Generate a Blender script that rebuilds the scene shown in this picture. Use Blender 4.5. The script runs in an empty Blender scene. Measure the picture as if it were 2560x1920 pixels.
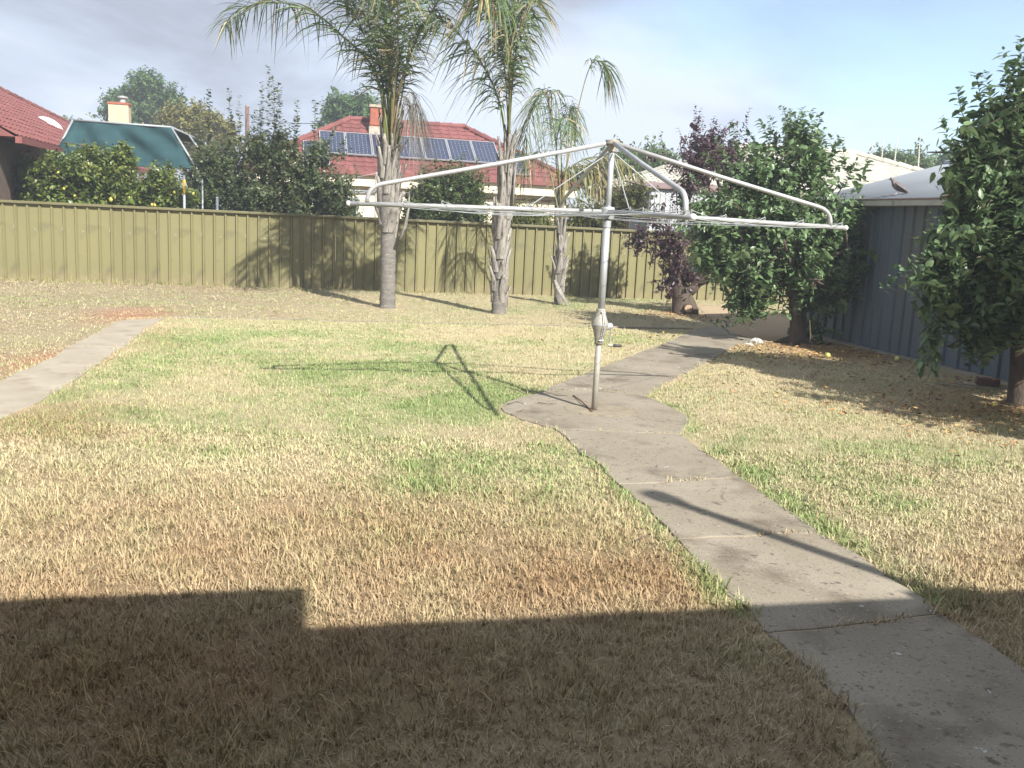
import bpy, math, random
import numpy as np
from mathutils import Matrix, Vector
random.seed(7)
RS = np.random.RandomState(11)
scene = bpy.context.scene
COL = scene.collection

# ------------------------------------------------------------------ camera
FPX, PITCH, ROLL, CAMH = 2356.0, 0.1716, 0.0481, 1.55      # focal length in photo pixels (2560 wide)
_cp, _sp, _c, _s = math.cos(PITCH), math.sin(PITCH), math.cos(ROLL), math.sin(ROLL)
FW = np.array([0, _cp, -_sp]); UP = np.array([0, _sp, _cp]); RT = np.array([1.0, 0, 0])
cam_data = bpy.data.cameras.new('camera')
cam = bpy.data.objects.new('camera', cam_data)
COL.objects.link(cam)
cx_, cy_ = _c * RT + _s * UP, -_s * RT + _c * UP
cam.matrix_world = Matrix(((cx_[0], cy_[0], -FW[0], 0), (cx_[1], cy_[1], -FW[1], 0),
                           (cx_[2], cy_[2], -FW[2], CAMH), (0, 0, 0, 1)))
cam_data.sensor_width = 36.0
cam_data.lens = FPX / 2560 * 36.0
cam_data.clip_start = 0.05
cam_data.clip_end = 2000
scene.camera = cam

# ------------------------------------------------------------------ world, sun, exposure
SUN_EL, SUN_AZ = math.radians(38.0), math.radians(-33.5)    # shadows run towards this azimuth
SH = np.array([math.sin(SUN_AZ), math.cos(SUN_AZ)]) / math.tan(SUN_EL)
SUN_STRENGTH, SKY_STRENGTH, EXPOSURE = 5.0, 0.10, 1.2
world = bpy.data.worlds.new('World'); scene.world = world; world.use_nodes = True
def build_world():
    nt = world.node_tree; N = nt.nodes; L = nt.links
    N.clear()
    out = N.new('ShaderNodeOutputWorld')
    sky = N.new('ShaderNodeTexSky'); sky.sky_type = 'NISHITA'; sky.sun_disc = False
    sky.sun_elevation = SUN_EL; sky.sun_rotation = math.pi + SUN_AZ
    sky.air_density = 1.0; sky.dust_density = 0.05; sky.ozone_density = 3.0
    bsky = N.new('ShaderNodeBackground'); bsky.inputs['Strength'].default_value = SKY_STRENGTH
    L.new(sky.outputs[0], bsky.inputs['Color'])
    tc = N.new('ShaderNodeTexCoord')
    sep = N.new('ShaderNodeSeparateXYZ'); L.new(tc.outputs['Generated'], sep.inputs[0])
    def math_(op, a, b=None):
        m = N.new('ShaderNodeMath'); m.operation = op
        for i, v in enumerate((a, b)):
            if v is None: continue
            if isinstance(v, (int, float)): m.inputs[i].default_value = v
            else: L.new(v, m.inputs[i])
        return m.outputs[0]
    zz = math_('ADD', math_('MAXIMUM', sep.outputs['Z'], 0.0), 0.32)
    comb = N.new('ShaderNodeCombineXYZ')
    L.new(math_('DIVIDE', sep.outputs['X'], zz), comb.inputs['X'])
    L.new(math_('DIVIDE', sep.outputs['Y'], zz), comb.inputs['Y'])
    def noise(scale, detail, rough, off, dist=0.0):
        mp = N.new('ShaderNodeMapping'); mp.inputs['Location'].default_value = off
        L.new(comb.outputs[0], mp.inputs['Vector'])
        n = N.new('ShaderNodeTexNoise'); n.inputs['Scale'].default_value = scale
        n.inputs['Detail'].default_value = detail; n.inputs['Roughness'].default_value = rough
        n.inputs['Distortion'].default_value = dist
        L.new(mp.outputs[0], n.inputs['Vector']); return n.outputs['Fac']
    def ramp(fac, stops):
        r = N.new('ShaderNodeValToRGB'); L.new(fac, r.inputs[0])
        e = r.color_ramp.elements
        e[0].position, e[0].color = stops[0][0], stops[0][1]
        e[1].position, e[1].color = stops[-1][0], stops[-1][1]
        for p_, c_ in stops[1:-1]:
            k = e.new(p_); k.color = c_
        return r.outputs[0]
    cover = noise(0.62, 7, 0.5, CLOUD_OFF_A, 0.25)
    mask = ramp(cover, [(0.28, (0.06, 0.06, 0.06, 1)), (0.46, (1, 1, 1, 1))])
    shade = noise(1.1, 8, 0.56, CLOUD_OFF_B, 0.3)
    ccol = ramp(shade, [(0.385, (0.175, 0.195, 0.24, 1)), (0.48, (0.245, 0.28, 0.345, 1)), (0.585, (0.325, 0.36, 0.415, 1))])
    bcl = N.new('ShaderNodeBackground'); L.new(ccol, bcl.inputs['Color']); bcl.inputs['Strength'].default_value = 1.18
    mix = N.new('ShaderNodeMixShader')
    L.new(mask, mix.inputs[0]); L.new(bsky.outputs[0], mix.inputs[1]); L.new(bcl.outputs[0], mix.inputs[2])
    L.new(mix.outputs[0], out.inputs['Surface'])
CLOUD_OFF_A, CLOUD_OFF_B = (1.5, 8.5, 0.0), (5.0, 11.4, 1.0)
build_world()
sun_data = bpy.data.lights.new('sun', 'SUN'); sun = bpy.data.objects.new('sun', sun_data); COL.objects.link(sun)
sun_data.energy = SUN_STRENGTH; sun_data.angle = math.radians(0.55); sun_data.color = (1.0, 0.965, 0.905)
sdir = Vector((SH[0], SH[1], -1.0)).normalized()
sun.rotation_euler = sdir.to_track_quat('-Z', 'Y').to_euler(); sun.location = (6, -9, 12)
scene.view_settings.view_transform = 'Standard'; scene.view_settings.look = 'None'
scene.view_settings.exposure = EXPOSURE; scene.view_settings.gamma = 1.0
scene.view_settings.use_curve_mapping = False

# ------------------------------------------------------------------ pixel <-> place helpers
def ray(px, py):
    a, b = px - 1280, py - 960
    u, v = _c * a + _s * b, -_s * a + _c * b
    return FW * FPX + RT * u - UP * v
def G(px, py, z=0.0):
    d = ray(px, py); t = (z - CAMH) / d[2]
    return np.array([d[0] * t, d[1] * t, z])
def W(px, py, Y):
    d = ray(px, py); t = Y / d[1]
    return d * t + np.array([0, 0, CAMH])
TH = math.radians(13.2)                       # the yard is turned by this much
AX = np.array([math.cos(TH), math.sin(TH), 0]); BX = np.array([-math.sin(TH), math.cos(TH), 0]); ZX = np.array([0, 0, 1.0])
def yd(a, b, z=0.0): return AX * a + BX * b + ZX * z
def to_ab(p): return float(np.dot(p[:2], AX[:2])), float(np.dot(p[:2], BX[:2]))

# ------------------------------------------------------------------ materials
MATS = {}
def mat(name, col, rough=0.7, var=None, vscale=4.0, vdetail=5, bump=0.0, bscale=30.0, metal=0.0, spec=0.3,
        attr=False, transl=0.0, spots=None, stretch=(1, 1, 1), rnd=0.0, splash=None, crack=False):
    """noise-varied principled material; col and var are the two ends of the colour variation"""
    m = bpy.data.materials.new(name); m.use_nodes = True; MATS[name] = m
    nt = m.node_tree; N = nt.nodes; L = nt.links
    bs = N['Principled BSDF']; out = N['Material Output']
    bs.inputs['Roughness'].default_value = rough; bs.inputs['Metallic'].default_value = metal
    bs.inputs['Specular IOR Level'].default_value = spec
    tc = N.new('ShaderNodeTexCoord'); mp = N.new('ShaderNodeMapping'); mp.inputs['Scale'].default_value = stretch
    L.new(tc.outputs['Object'], mp.inputs['Vector'])
    def noise(sc, det=5, ro=0.6):
        n = N.new('ShaderNodeTexNoise'); n.inputs['Scale'].default_value = sc; n.inputs['Detail'].default_value = det
        n.inputs['Roughness'].default_value = ro; L.new(mp.outputs[0], n.inputs['Vector']); return n.outputs['Fac']
    def ramp(fac, p0, p1, c0=(0, 0, 0, 1), c1=(1, 1, 1, 1)):
        r = N.new('ShaderNodeValToRGB'); L.new(fac, r.inputs[0]); e = r.color_ramp.elements
        e[0].position, e[0].color, e[1].position, e[1].color = p0, c0, p1, c1; return r.outputs[0]
    def mixc(fac, a, b):
        x = N.new('ShaderNodeMix'); x.data_type = 'RGBA'
        if isinstance(fac, float): x.inputs[0].default_value = fac
        else: L.new(fac, x.inputs[0])
        for i, v in ((6, a), (7, b)):
            if isinstance(v, tuple): x.inputs[i].default_value = (v[0], v[1], v[2], 1)
            else: L.new(v, x.inputs[i])
        return x.outputs[2]
    if attr:
        at = N.new('ShaderNodeAttribute'); at.attribute_name = 'col'; base = at.outputs['Color']
    else:
        base = tuple(col)
    if var is not None:
        base = mixc(ramp(noise(vscale, vdetail), 0.32, 0.68), base, tuple(var))
    for sp in (spots or []):                # (colour, noise scale, low, high): stains and speckle
        base = mixc(ramp(noise(sp[1], 4, 0.55), sp[2], sp[3]), base, tuple(sp[0]))
    if splash:                              # dirt thrown up from the ground
        sp_ = N.new('ShaderNodeSeparateXYZ'); L.new(tc.outputs['Object'], sp_.inputs[0])
        mr_ = N.new('ShaderNodeMapRange'); mr_.inputs[1].default_value = 0.0; mr_.inputs[2].default_value = .30; mr_.inputs[3].default_value = .75; mr_.inputs[4].default_value = 0.0; L.new(sp_.outputs['Z'], mr_.inputs[0])
        mm = N.new('ShaderNodeMath'); mm.operation = 'MULTIPLY'; L.new(mr_.outputs[0], mm.inputs[0]); L.new(ramp(noise(9, 5), .35, .7), mm.inputs[1]); base = mixc(mm.outputs[0], base, tuple(splash))
    if crack:                               # hairline cracks here and there
        vo = N.new('ShaderNodeTexVoronoi'); vo.feature = 'DISTANCE_TO_EDGE'; vo.inputs['Scale'].default_value = .55
        nz = N.new('ShaderNodeTexNoise'); nz.inputs['Scale'].default_value = 3.0; nz.inputs['Detail'].default_value = 6; L.new(mp.outputs[0], nz.inputs['Vector'])
        ad = N.new('ShaderNodeMix'); ad.data_type = 'VECTOR'; ad.inputs[0].default_value = .22; L.new(mp.outputs[0], ad.inputs[4]); L.new(nz.outputs['Color'], ad.inputs[5]); L.new(ad.outputs[1], vo.inputs['Vector'])
        mm = N.new('ShaderNodeMath'); mm.operation = 'MULTIPLY'; L.new(ramp(vo.outputs['Distance'], .0015, .006, (1, 1, 1, 1), (0, 0, 0, 1)), mm.inputs[0]); L.new(ramp(noise(.9, 2), .56, .66), mm.inputs[1])
        base = mixc(mm.outputs[0], base, (.11, .09, .065))
    if rnd:
        oi = N.new('ShaderNodeObjectInfo'); mr = N.new('ShaderNodeMapRange'); mr.inputs[3].default_value = 1 - rnd; mr.inputs[4].default_value = 1 + rnd
        L.new(oi.outputs['Random'], mr.inputs[0]); hs = N.new('ShaderNodeHueSaturation'); L.new(mr.outputs[0], hs.inputs['Value'])
        if isinstance(base, tuple): hs.inputs['Color'].default_value = (*base, 1)
        else: L.new(base, hs.inputs['Color'])
        base = hs.outputs[0]
    if isinstance(base, tuple): bs.inputs['Base Color'].default_value = (*base, 1)
    else: L.new(base, bs.inputs['Base Color'])
    if bump:
        b = N.new('ShaderNodeBump'); b.inputs['Strength'].default_value = bump; b.inputs['Distance'].default_value = 0.02
        L.new(noise(bscale, 6, 0.65), b.inputs['Height']); L.new(b.outputs[0], bs.inputs['Normal'])
    if transl:
        t = N.new('ShaderNodeBsdfTranslucent')
        if isinstance(base, tuple): t.inputs['Color'].default_value = (*base, 1)
        else: L.new(base, t.inputs['Color'])
        mx = N.new('ShaderNodeMixShader'); mx.inputs[0].default_value = transl
        L.new(bs.outputs[0], mx.inputs[1]); L.new(t.outputs[0], mx.inputs[2]); L.new(mx.outputs[0], out.inputs['Surface'])
    return m
mat('soil', (0, 0, 0), 0.95, attr=True, bump=0.6, bscale=25, spec=0.03)
mat('grass', (0, 0, 0), 0.8, attr=True, transl=0.12, spec=0.08)
mat('straw', (0, 0, 0), 0.8, attr=True, spec=0.2)
mat('leaf', (0, 0, 0), 0.40, attr=True, transl=0.32, spec=0.6)
mat('leaf_far', (0, 0, 0), 0.6, attr=True, transl=0.2, spec=0.3)
mat('frond', (0, 0, 0), 0.45, attr=True, transl=0.2, spec=0.45)
mat('concrete', (0.200, 0.170, 0.125), 0.9, (0.275, 0.24, 0.185), 1.3, bump=0.35, bscale=90,
    spots=[((0.12, 0.095, 0.07), 2.3, 0.52, 0.72), ((0.32, 0.275, 0.21), 55, 0.60, 0.72), ((0.08, 0.065, 0.05), 70, 0.60, 0.70), ((0.115, 0.098, 0.078), 22, 0.60, 0.70),
           ((0.46, 0.44, 0.40), 11, 0.71, 0.725)], spec=0.15, crack=True)
mat('concrete_pale', (0.27, 0.23, 0.175), 0.9, (0.34, 0.30, 0.235), 2.0, bump=0.2, bscale=60, spots=[((0.22, 0.18, 0.13), 3.5, 0.52, 0.74)], spec=0.15)
mat('mortar', (0.205, 0.172, 0.12), 0.9, (0.265, 0.228, 0.165), 6, bump=0.25, bscale=60, spots=[((0.19, 0.155, 0.115), 7, 0.5, 0.64)], spec=0.15)
mat('joint_dirt', (0.36, 0.27, 0.16), 0.95, (0.12, 0.09, 0.06), 6.0, bump=0.4)
mat('fence_olive', (0.158, 0.145, 0.066), 0.5, (0.180, 0.164, 0.076), 1.2, bump=0.03, bscale=6, spots=[((0.30, 0.285, 0.20), 9, 0.70, 0.76), ((0.112, 0.104, 0.055), 2.5, 0.55, 0.75)], spec=0.35, rnd=0.07, splash=(.25, .19, .12))
mat('fence_rail', (0.112, 0.103, 0.048), 0.5, (0.128, 0.118, 0.056), 3, spec=0.35)
mat('galv', (0.33, 0.345, 0.345), 0.5, (0.40, 0.41, 0.405), 9, metal=0.35, spots=[((0.30, 0.27, 0.21), 6, 0.60, 0.75)], spec=0.5)
mat('galv_pale', (0.38, 0.38, 0.375), 0.5, (0.30, 0.30, 0.29), 12, metal=0.2, spots=[((0.33, 0.25, 0.16), 7, 0.68, 0.78)], spec=0.5)
mat('galv_brown', (0.36, 0.33, 0.27), 0.6, (0.27, 0.25, 0.21), 8, metal=0.25, spots=[((0.22, 0.15, 0.09), 14, 0.6, 0.72)], bump=0.1, bscale=40)
mat('black_grip', (0.03, 0.03, 0.03), 0.5, (0.06, 0.05, 0.05), 30)
mat('plastic_white', (0.72, 0.72, 0.70), 0.4, (0.62, 0.61, 0.57), 20)
mat('line_wire', (0.42, 0.44, 0.44), 0.45, (0.32, 0.34, 0.34), 5, metal=0.2)
mat('rust', (0.16, 0.08, 0.045), 0.85, (0.09, 0.05, 0.035), 40, bump=0.3)
mat('palm_bark', (0.175, 0.162, 0.143), 0.9, (0.12, 0.11, 0.098), 8, bump=0.5, bscale=35, spots=[((0.33, 0.29, 0.23), 20, 0.58, 0.72)], stretch=(1, 1, 2.5))
mat('palm_boot', (0.285, 0.262, 0.23), 0.85, (0.17, 0.155, 0.135), 6, bump=0.5, bscale=30, spots=[((0.075, 0.058, 0.045), 9, 0.54, 0.66), ((0.44, 0.40, 0.34), 14, 0.6, 0.72)], stretch=(3, 3, 0.7))
mat('palm_petiole', (0.20, 0.22, 0.07), 0.6, (0.30, 0.24, 0.11), 7, spots=[((0.16, 0.11, 0.06), 5, 0.56, 0.70)])
mat('bark', (0.105, 0.08, 0.06), 0.95, (0.06, 0.045, 0.035), 12, bump=0.8, bscale=30, stretch=(1, 1, 0.4))
mat('cut_wood', (0.46, 0.33, 0.21), 0.9, (0.30, 0.19, 0.11), 14, bump=0.3)
mat('twig', (0.075, 0.06, 0.042), 0.9, (0.11, 0.085, 0.06), 15)
mat('shed_wall', (0.135, 0.165, 0.19), 0.5, (0.115, 0.14, 0.16), 1.5, metal=0.2, spots=[((0.165, 0.14, 0.115), 1.1, 0.58, 0.80)], stretch=(1, 1, 0.35))
mat('shed_roof', (0.28, 0.30, 0.315), 0.5, (0.235, 0.25, 0.265), 1.2, metal=0.1, spec=0.5)
mat('gutter', (0.46, 0.44, 0.40), 0.55, (0.36, 0.34, 0.31), 4, spots=[((0.2, 0.16, 0.13), 8, 0.66, 0.76)])
mat('gutter_lip', (0.17, 0.10, 0.10), 0.6, (0.22, 0.15, 0.14), 8)
mat('tile_red', (0.178, 0.062, 0.055), 0.75, (0.140, 0.050, 0.046), 3.5, bump=0.25, bscale=30, spots=[((0.13, 0.06, 0.05), 8, 0.62, 0.78)], rnd=0.18)
mat('tile_cream', (0.43, 0.41, 0.34), 0.8, (0.35, 0.335, 0.28), 3, bump=0.2, bscale=30, spots=[((0.36, 0.33, 0.27), 7, 0.62, 0.78)], rnd=0.12)
mat('wall_cream', (0.70, 0.62, 0.46), 0.85, (0.64, 0.56, 0.42), 2, bump=0.05)
mat('wall_trim', (0.17, 0.04, 0.07), 0.6, (0.14, 0.035, 0.06), 5)
mat('wall_brown', (0.15, 0.11, 0.085), 0.85, (0.11, 0.08, 0.065), 5, bump=0.2)
mat('wall_grey', (0.40, 0.42, 0.43), 0.55, (0.34, 0.355, 0.36), 2, metal=0.2)
mat('brick_red', (0.30, 0.10, 0.06), 0.9, (0.22, 0.075, 0.05), 9, bump=0.4)
mat('brick_brown', (0.15, 0.09, 0.065), 0.9, (0.11, 0.07, 0.055), 12, bump=0.4)
mat('render_cream', (0.48, 0.40, 0.27), 0.9, (0.40, 0.33, 0.22), 6, bump=0.2)
mat('pv_cell', (0.018, 0.024, 0.05), 0.18, (0.022, 0.03, 0.06), 2, spec=0.3)
mat('alu', (0.38, 0.38, 0.39), 0.4, (0.33, 0.33, 0.34), 5, metal=0.4)
mat('white_dome', (0.72, 0.72, 0.72), 0.35, (0.66, 0.66, 0.67), 4)
mat('shade_cloth', (0.016, 0.050, 0.057), 0.85, (0.027, 0.073, 0.080), 4, transl=0.2, bump=0.1)
mat('frame_grey', (0.33, 0.36, 0.37), 0.5, (0.26, 0.28, 0.29), 8, metal=0.3)
mat('paint_yellow', (0.55, 0.40, 0.06), 0.6, (0.5, 0.34, 0.04), 12)
mat('pole_wood', (0.10, 0.06, 0.05), 0.9, (0.14, 0.09, 0.07), 8, bump=0.3)
mat('wire_dark', (0.05, 0.05, 0.055), 0.7, (0.07, 0.07, 0.07), 5)
mat('antenna', (0.60, 0.59, 0.55), 0.5, (0.40, 0.36, 0.32), 20, metal=0.2)
mat('lemon', (0.46, 0.37, 0.06), 0.5, (0.36, 0.36, 0.08), 12, bump=0.1, bscale=80)
mat('quince', (0.58, 0.55, 0.16), 0.5, (0.50, 0.52, 0.14), 25, bump=0.08, bscale=60)
mat('flower_pink', (0.62, 0.33, 0.38), 0.7, (0.7, 0.5, 0.5), 30)
mat('dove', (0.13, 0.11, 0.105), 0.8, (0.09, 0.075, 0.072), 45, spots=[((0.30, 0.26, 0.25), 20, 0.58, 0.7)])
mat('dove_pale', (0.15, 0.125, 0.12), 0.8, (0.11, 0.09, 0.088), 30)
mat('stone_pale', (0.5, 0.48, 0.43), 0.9, (0.38, 0.36, 0.32), 15, bump=0.3)
mat('rubble_red', (0.30, 0.13, 0.075), 0.95, (0.20, 0.09, 0.06), 9, bump=0.6, bscale=20)

# ------------------------------------------------------------------ builders
class Thing:
    def __init__(self, name, label, cat, loc, group=None, kind=None):
        o = bpy.data.objects.new(name, None); COL.objects.link(o)
        o.location = tuple(float(v) for v in loc); o.empty_display_size = 0.2
        self.o = o; self.loc = np.array(loc, float)
        o['label'] = label
        if kind: o['kind'] = kind
        else: o['category'] = cat
        if group: o['group'] = group
def tag(o, label, cat=None, group=None, kind=None):
    o['label'] = label
    if cat: o['category'] = cat
    if group: o['group'] = group
    if kind: o['kind'] = kind
    return o
class MB:
    """collects shapes in world coordinates"""
    def __init__(s): s.v = []; s.f = []; s.n = 0
    def add(s, vs, fs):
        k = s.n; s.v.extend([tuple(float(c) for c in p) for p in vs]); s.n += len(vs)
        s.f.extend([tuple(i + k for i in q) for q in fs]); return s
    def box(s, o, ux, uy, uz):
        """box from corner o with three edge vectors"""
        o, ux, uy, uz = (np.array(t, float) for t in (o, ux, uy, uz))
        if np.dot(np.cross(ux, uy), uz) < 0: o, uz = o + uz, -uz
        p = [o, o + ux, o + ux + uy, o + uy]; p += [q + uz for q in p]
        return s.add(p, [(3, 2, 1, 0), (4, 5, 6, 7), (0, 1, 5, 4), (1, 2, 6, 5), (2, 3, 7, 6), (3, 0, 4, 7)])
    def cbox(s, c, ux, uy, uz):
        c = np.array(c, float); ux, uy, uz = (np.array(t, float) for t in (ux, uy, uz))
        return s.box(c - ux / 2 - uy / 2 - uz / 2, ux, uy, uz)
    def tube(s, pts, rad, n=8, caps=True, flat=1.0):
        pts = [np.array(p, float) for p in pts]; m = len(pts)
        if not hasattr(rad, '__len__'): rad = [rad] * m
        t0 = pts[1] - pts[0]; t0 /= np.linalg.norm(t0) + 1e-12
        ref = np.array([0, 0, 1.0]) if abs(t0[2]) < 0.9 else np.array([1.0, 0, 0])
        nrm = np.cross(t0, ref); nrm /= np.linalg.norm(nrm)
        vs, fs = [], []
        for i in range(m):
            t = pts[min(i + 1, m - 1)] - pts[max(i - 1, 0)]; t /= np.linalg.norm(t) + 1e-12
            nrm = nrm - t * np.dot(nrm, t); nrm /= np.linalg.norm(nrm) + 1e-12
            bn = np.cross(t, nrm)
            for k in range(n):
                a = 2 * math.pi * k / n
                vs.append(pts[i] + rad[i] * (math.cos(a) * nrm + flat * math.sin(a) * bn))
        for i in range(m - 1):
            for k in range(n):
                a, b = i * n + k, i * n + (k + 1) % n
                fs.append((a, b, b + n, a + n))
        if caps: fs.append(tuple(range(n - 1, -1, -1))); fs.append(tuple((m - 1) * n + k for k in range(n)))
        return s.add(vs, fs)
    def lathe(s, base, axis, prof, n=16):
        """prof: list of (distance along axis, radius)"""
        base = np.array(base, float); axis = np.array(axis, float); axis /= np.linalg.norm(axis)
        e1 = np.cross(axis, (1.0, 0, 0) if abs(axis[0]) < .8 else (0, 1.0, 0)); e1 /= np.linalg.norm(e1); e2 = np.cross(axis, e1); m = len(prof)
        vs = [base + axis * h + max(r, 1e-4) * (math.cos(2 * math.pi * k / n) * e1 + math.sin(2 * math.pi * k / n) * e2) for h, r in prof for k in range(n)]
        fs = [(i * n + k, i * n + (k + 1) % n, (i + 1) * n + (k + 1) % n, (i + 1) * n + k) for i in range(m - 1) for k in range(n)]
        fs += [tuple(range(n - 1, -1, -1)), tuple((m - 1) * n + k for k in range(n))]
        return s.add(vs, fs)
    def ball(s, c, r, n=10, sq=(1, 1, 1)):
        c = np.array(c, float); vs, fs = [], []; m = n // 2 + 1
        for i in range(m + 1):
            th = math.pi * i / m
            for k in range(n):
                a = 2 * math.pi * k / n
                vs.append(c + r * np.array([math.sin(th) * math.cos(a) * sq[0], math.sin(th) * math.sin(a) * sq[1], math.cos(th) * sq[2]]))
        for i in range(m):
            for k in range(n):
                a, b = i * n + k, i * n + (k + 1) % n
                fs.append((a, a + n, b + n, b))
        return s.add(vs, fs)
    def prism(s, poly, z0, z1):
        n = len(poly); vs = [(p[0], p[1], z0) for p in poly] + [(p[0], p[1], z1) for p in poly]
        area = sum(poly[i][0] * poly[(i + 1) % n][1] - poly[(i + 1) % n][0] * poly[i][1] for i in range(n))
        fs = [tuple(range(n - 1, -1, -1)), tuple(range(n, 2 * n))] + [(i, (i + 1) % n, n + (i + 1) % n, n + i) for i in range(n)]
        if area < 0: fs = [tuple(reversed(q)) for q in fs]
        return s.add(vs, fs)
    def mesh(s, name, off=(0, 0, 0)):
        me = bpy.data.meshes.new(name); off = np.array(off, float)
        me.from_pydata([tuple(np.array(p) - off) for p in s.v], [], s.f); me.update(); return me
    def build(s, name, mname, parent=None, thing=None, smooth=False, bevel=0.0):
        off = thing.loc if thing is not None else (0, 0, 0)
        me = s.mesh(name, off); me.materials.append(MATS[mname])
        if smooth: me.polygons.foreach_set('use_smooth', [True] * len(me.polygons))
        o = bpy.data.objects.new(name, me); COL.objects.link(o)
        if parent is not None: o.parent = parent
        elif thing is not None: o.parent = thing.o
        if bevel:
            b = o.modifiers.new('bevel', 'BEVEL'); b.width = bevel; b.segments = 2; b.limit_method = 'ANGLE'
        return o
def np_mesh(name, V, F, colv=None, mname='leaf', thing=None, parent=None, smooth=False):
    """V (n,3), F (m,3) triangles as arrays; colv (n,3) colours"""
    V = np.asarray(V, np.float32); F = np.asarray(F, np.int32)
    if thing is not None: V = V - thing.loc.astype(np.float32)
    me = bpy.data.meshes.new(name); k = F.shape[1]
    me.vertices.add(len(V)); me.vertices.foreach_set('co', V.ravel())
    me.loops.add(F.size); me.loops.foreach_set('vertex_index', F.ravel())
    me.polygons.add(len(F)); me.polygons.foreach_set('loop_start', np.arange(0, F.size, k, dtype=np.int32))
    me.polygons.foreach_set('loop_total', np.full(len(F), k, np.int32))
    if smooth: me.polygons.foreach_set('use_smooth', np.ones(len(F), bool))
    me.update(calc_edges=True)
    if colv is not None:
        at = me.attributes.new('col', 'FLOAT_COLOR', 'POINT')
        c4 = np.ones((len(V), 4), np.float32); c4[:, :3] = colv; at.data.foreach_set('color', c4.ravel())
    me.materials.append(MATS[mname])
    o = bpy.data.objects.new(name, me); COL.objects.link(o)
    if parent is not None: o.parent = parent
    elif thing is not None: o.parent = thing.o
    return o
def unit(a): return a / (np.linalg.norm(a, axis=-1, keepdims=True) + 1e-9)
# value noise on the plane
_tab = RS.rand(64, 64)
def vnoise(x, y, sc, ox=0.0):
    x = np.asarray(x, float) * sc + ox + 100; y = np.asarray(y, float) * sc + ox * 1.7 + 100
    i, j = np.floor(x).astype(int), np.floor(y).astype(int); u, v = x - i, y - j
    u, v = u * u * (3 - 2 * u), v * v * (3 - 2 * v)
    t = lambda a, b: _tab[a % 64, b % 64]
    return (t(i, j) * (1 - u) + t(i + 1, j) * u) * (1 - v) + (t(i, j + 1) * (1 - u) + t(i + 1, j + 1) * u) * v
def fbm(x, y, sc, ox=0.0, o=4):
    r = 0; a = 0.5; t = 0
    for k in range(o): r = r + a * vnoise(x, y, sc * 2 ** k, ox + 7.3 * k); t += a; a *= 0.55
    return r / t
def inpoly(x, y, poly):
    r = np.zeros(np.shape(x), bool); n = len(poly)
    for i in range(n):
        x0, y0 = poly[i][:2]; x1, y1 = poly[(i + 1) % n][:2]
        if y0 == y1: continue
        c = ((y0 > y) != (y1 > y)) & (x < (x1 - x0) * (y - y0) / (y1 - y0) + x0)
        r ^= c
    return r
def dist_poly(x, y, poly, closed=True):
    d = np.full(np.shape(x), 1e9); n = len(poly)
    for i in range(n if closed else n - 1):
        ax, ay = poly[i][:2]; bx, by = poly[(i + 1) % n][:2]
        vx, vy = bx - ax, by - ay; L2 = vx * vx + vy * vy + 1e-9
        t = np.clip(((x - ax) * vx + (y - ay) * vy) / L2, 0, 1)
        d = np.minimum(d, np.hypot(x - ax - t * vx, y - ay - t * vy))
    return d
def smooth(e0, e1, x):
    t = np.clip((x - e0) / (e1 - e0), 0, 1); return t * t * (3 - 2 * t)

# ================================================================== THE SETTING
S2 = 2560 / 2212.0
def poly_px(L): return [tuple(G(*p)[:2]) for p in L]
JOINT = 0.006
pathL = [(1390, 1077), (1421, 1102), (1453, 1134), (1501, 1169), (1548, 1216), (1627, 1286), (1695, 1356), (1743, 1417), (1817, 1499), (1878, 1538), (1925, 1592), (2034, 1682), (2099, 1760), (2186, 1894)]
pathR = [(1697, 1090), (1754, 1128), (1817, 1175), (1848, 1197), (1956, 1272), (2050, 1335), (2121, 1380), (2208, 1439), (2312, 1502), (2352, 1545), (2468, 1617), (2560, 1686)]
arc = [(1352, 982), (1420, 979), (1485, 979), (1550, 984), (1608, 993)]
circL = [(1390, 1077), (1336, 1061), (1295, 1049), (1257, 1033), (1251, 1023), (1263, 1011), (1304, 998), (1352, 982)]
circR = [(1608, 993), (1659, 1012), (1706, 1036), (1728, 1058), (1712, 1077), (1697, 1090)]
nL = poly_px(pathL); nR = poly_px(pathR)
def ext(a, b, d):
    v = np.array(b) - np.array(a); v = v / np.linalg.norm(v); return tuple(np.array(b) + v * d)
farL = [(1352, 982), (1421, 950), (1485, 930), (1558, 900), (1656, 862), (1737, 826), (1788, 816)]
farR = [(1889, 852), (1828, 874), (1780, 905), (1724, 930), (1643, 973), (1608, 993)]
slab_polys = [
    nL[10:] + [ext(nL[-2], nL[-1], 2.3), ext(nR[-2], nR[-1], 2.9)] + nR[9:][::-1],
    nL[6:11] + nR[5:10][::-1],
    nL[4:7] + nR[3:6][::-1],
    nL[0:5] + nR[0:4][::-1],
    poly_px(circL) + poly_px(arc)[1:-1] + poly_px(circR),
    poly_px(farL) + poly_px(farR) + poly_px(arc)[1:-1][::-1],
]
SHED_FAR, SHED_NEAR = G(2046, 846)[:2], G(2527, 970)[:2]
apron = poly_px([(1788, 816), (1770, 793), (1732, 763), (1838, 769)]) + [tuple(G(1985, 800)[:2]), tuple(SHED_FAR + np.array([-0.05, 0.1])), tuple(G(1960, 866)[:2])] + poly_px([(1889, 852)])
leftp = poly_px([(301, 803), (411, 798), (366, 822), (313, 870), (293, 879), (203, 940), (102, 1005), (0, 1054)])
leftp_l = poly_px([(0, 957), (37, 936), (134, 896), (175, 869)])
left_far = [leftp[0], leftp[1], leftp[2], leftp[3], leftp_l[3]]
left_near = [leftp_l[3], leftp[3]] + leftp[4:] + [ext(leftp[-2], leftp[-1], 3.0), ext(leftp_l[1], leftp_l[0], 3.4)] + leftp_l[:3]
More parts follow.
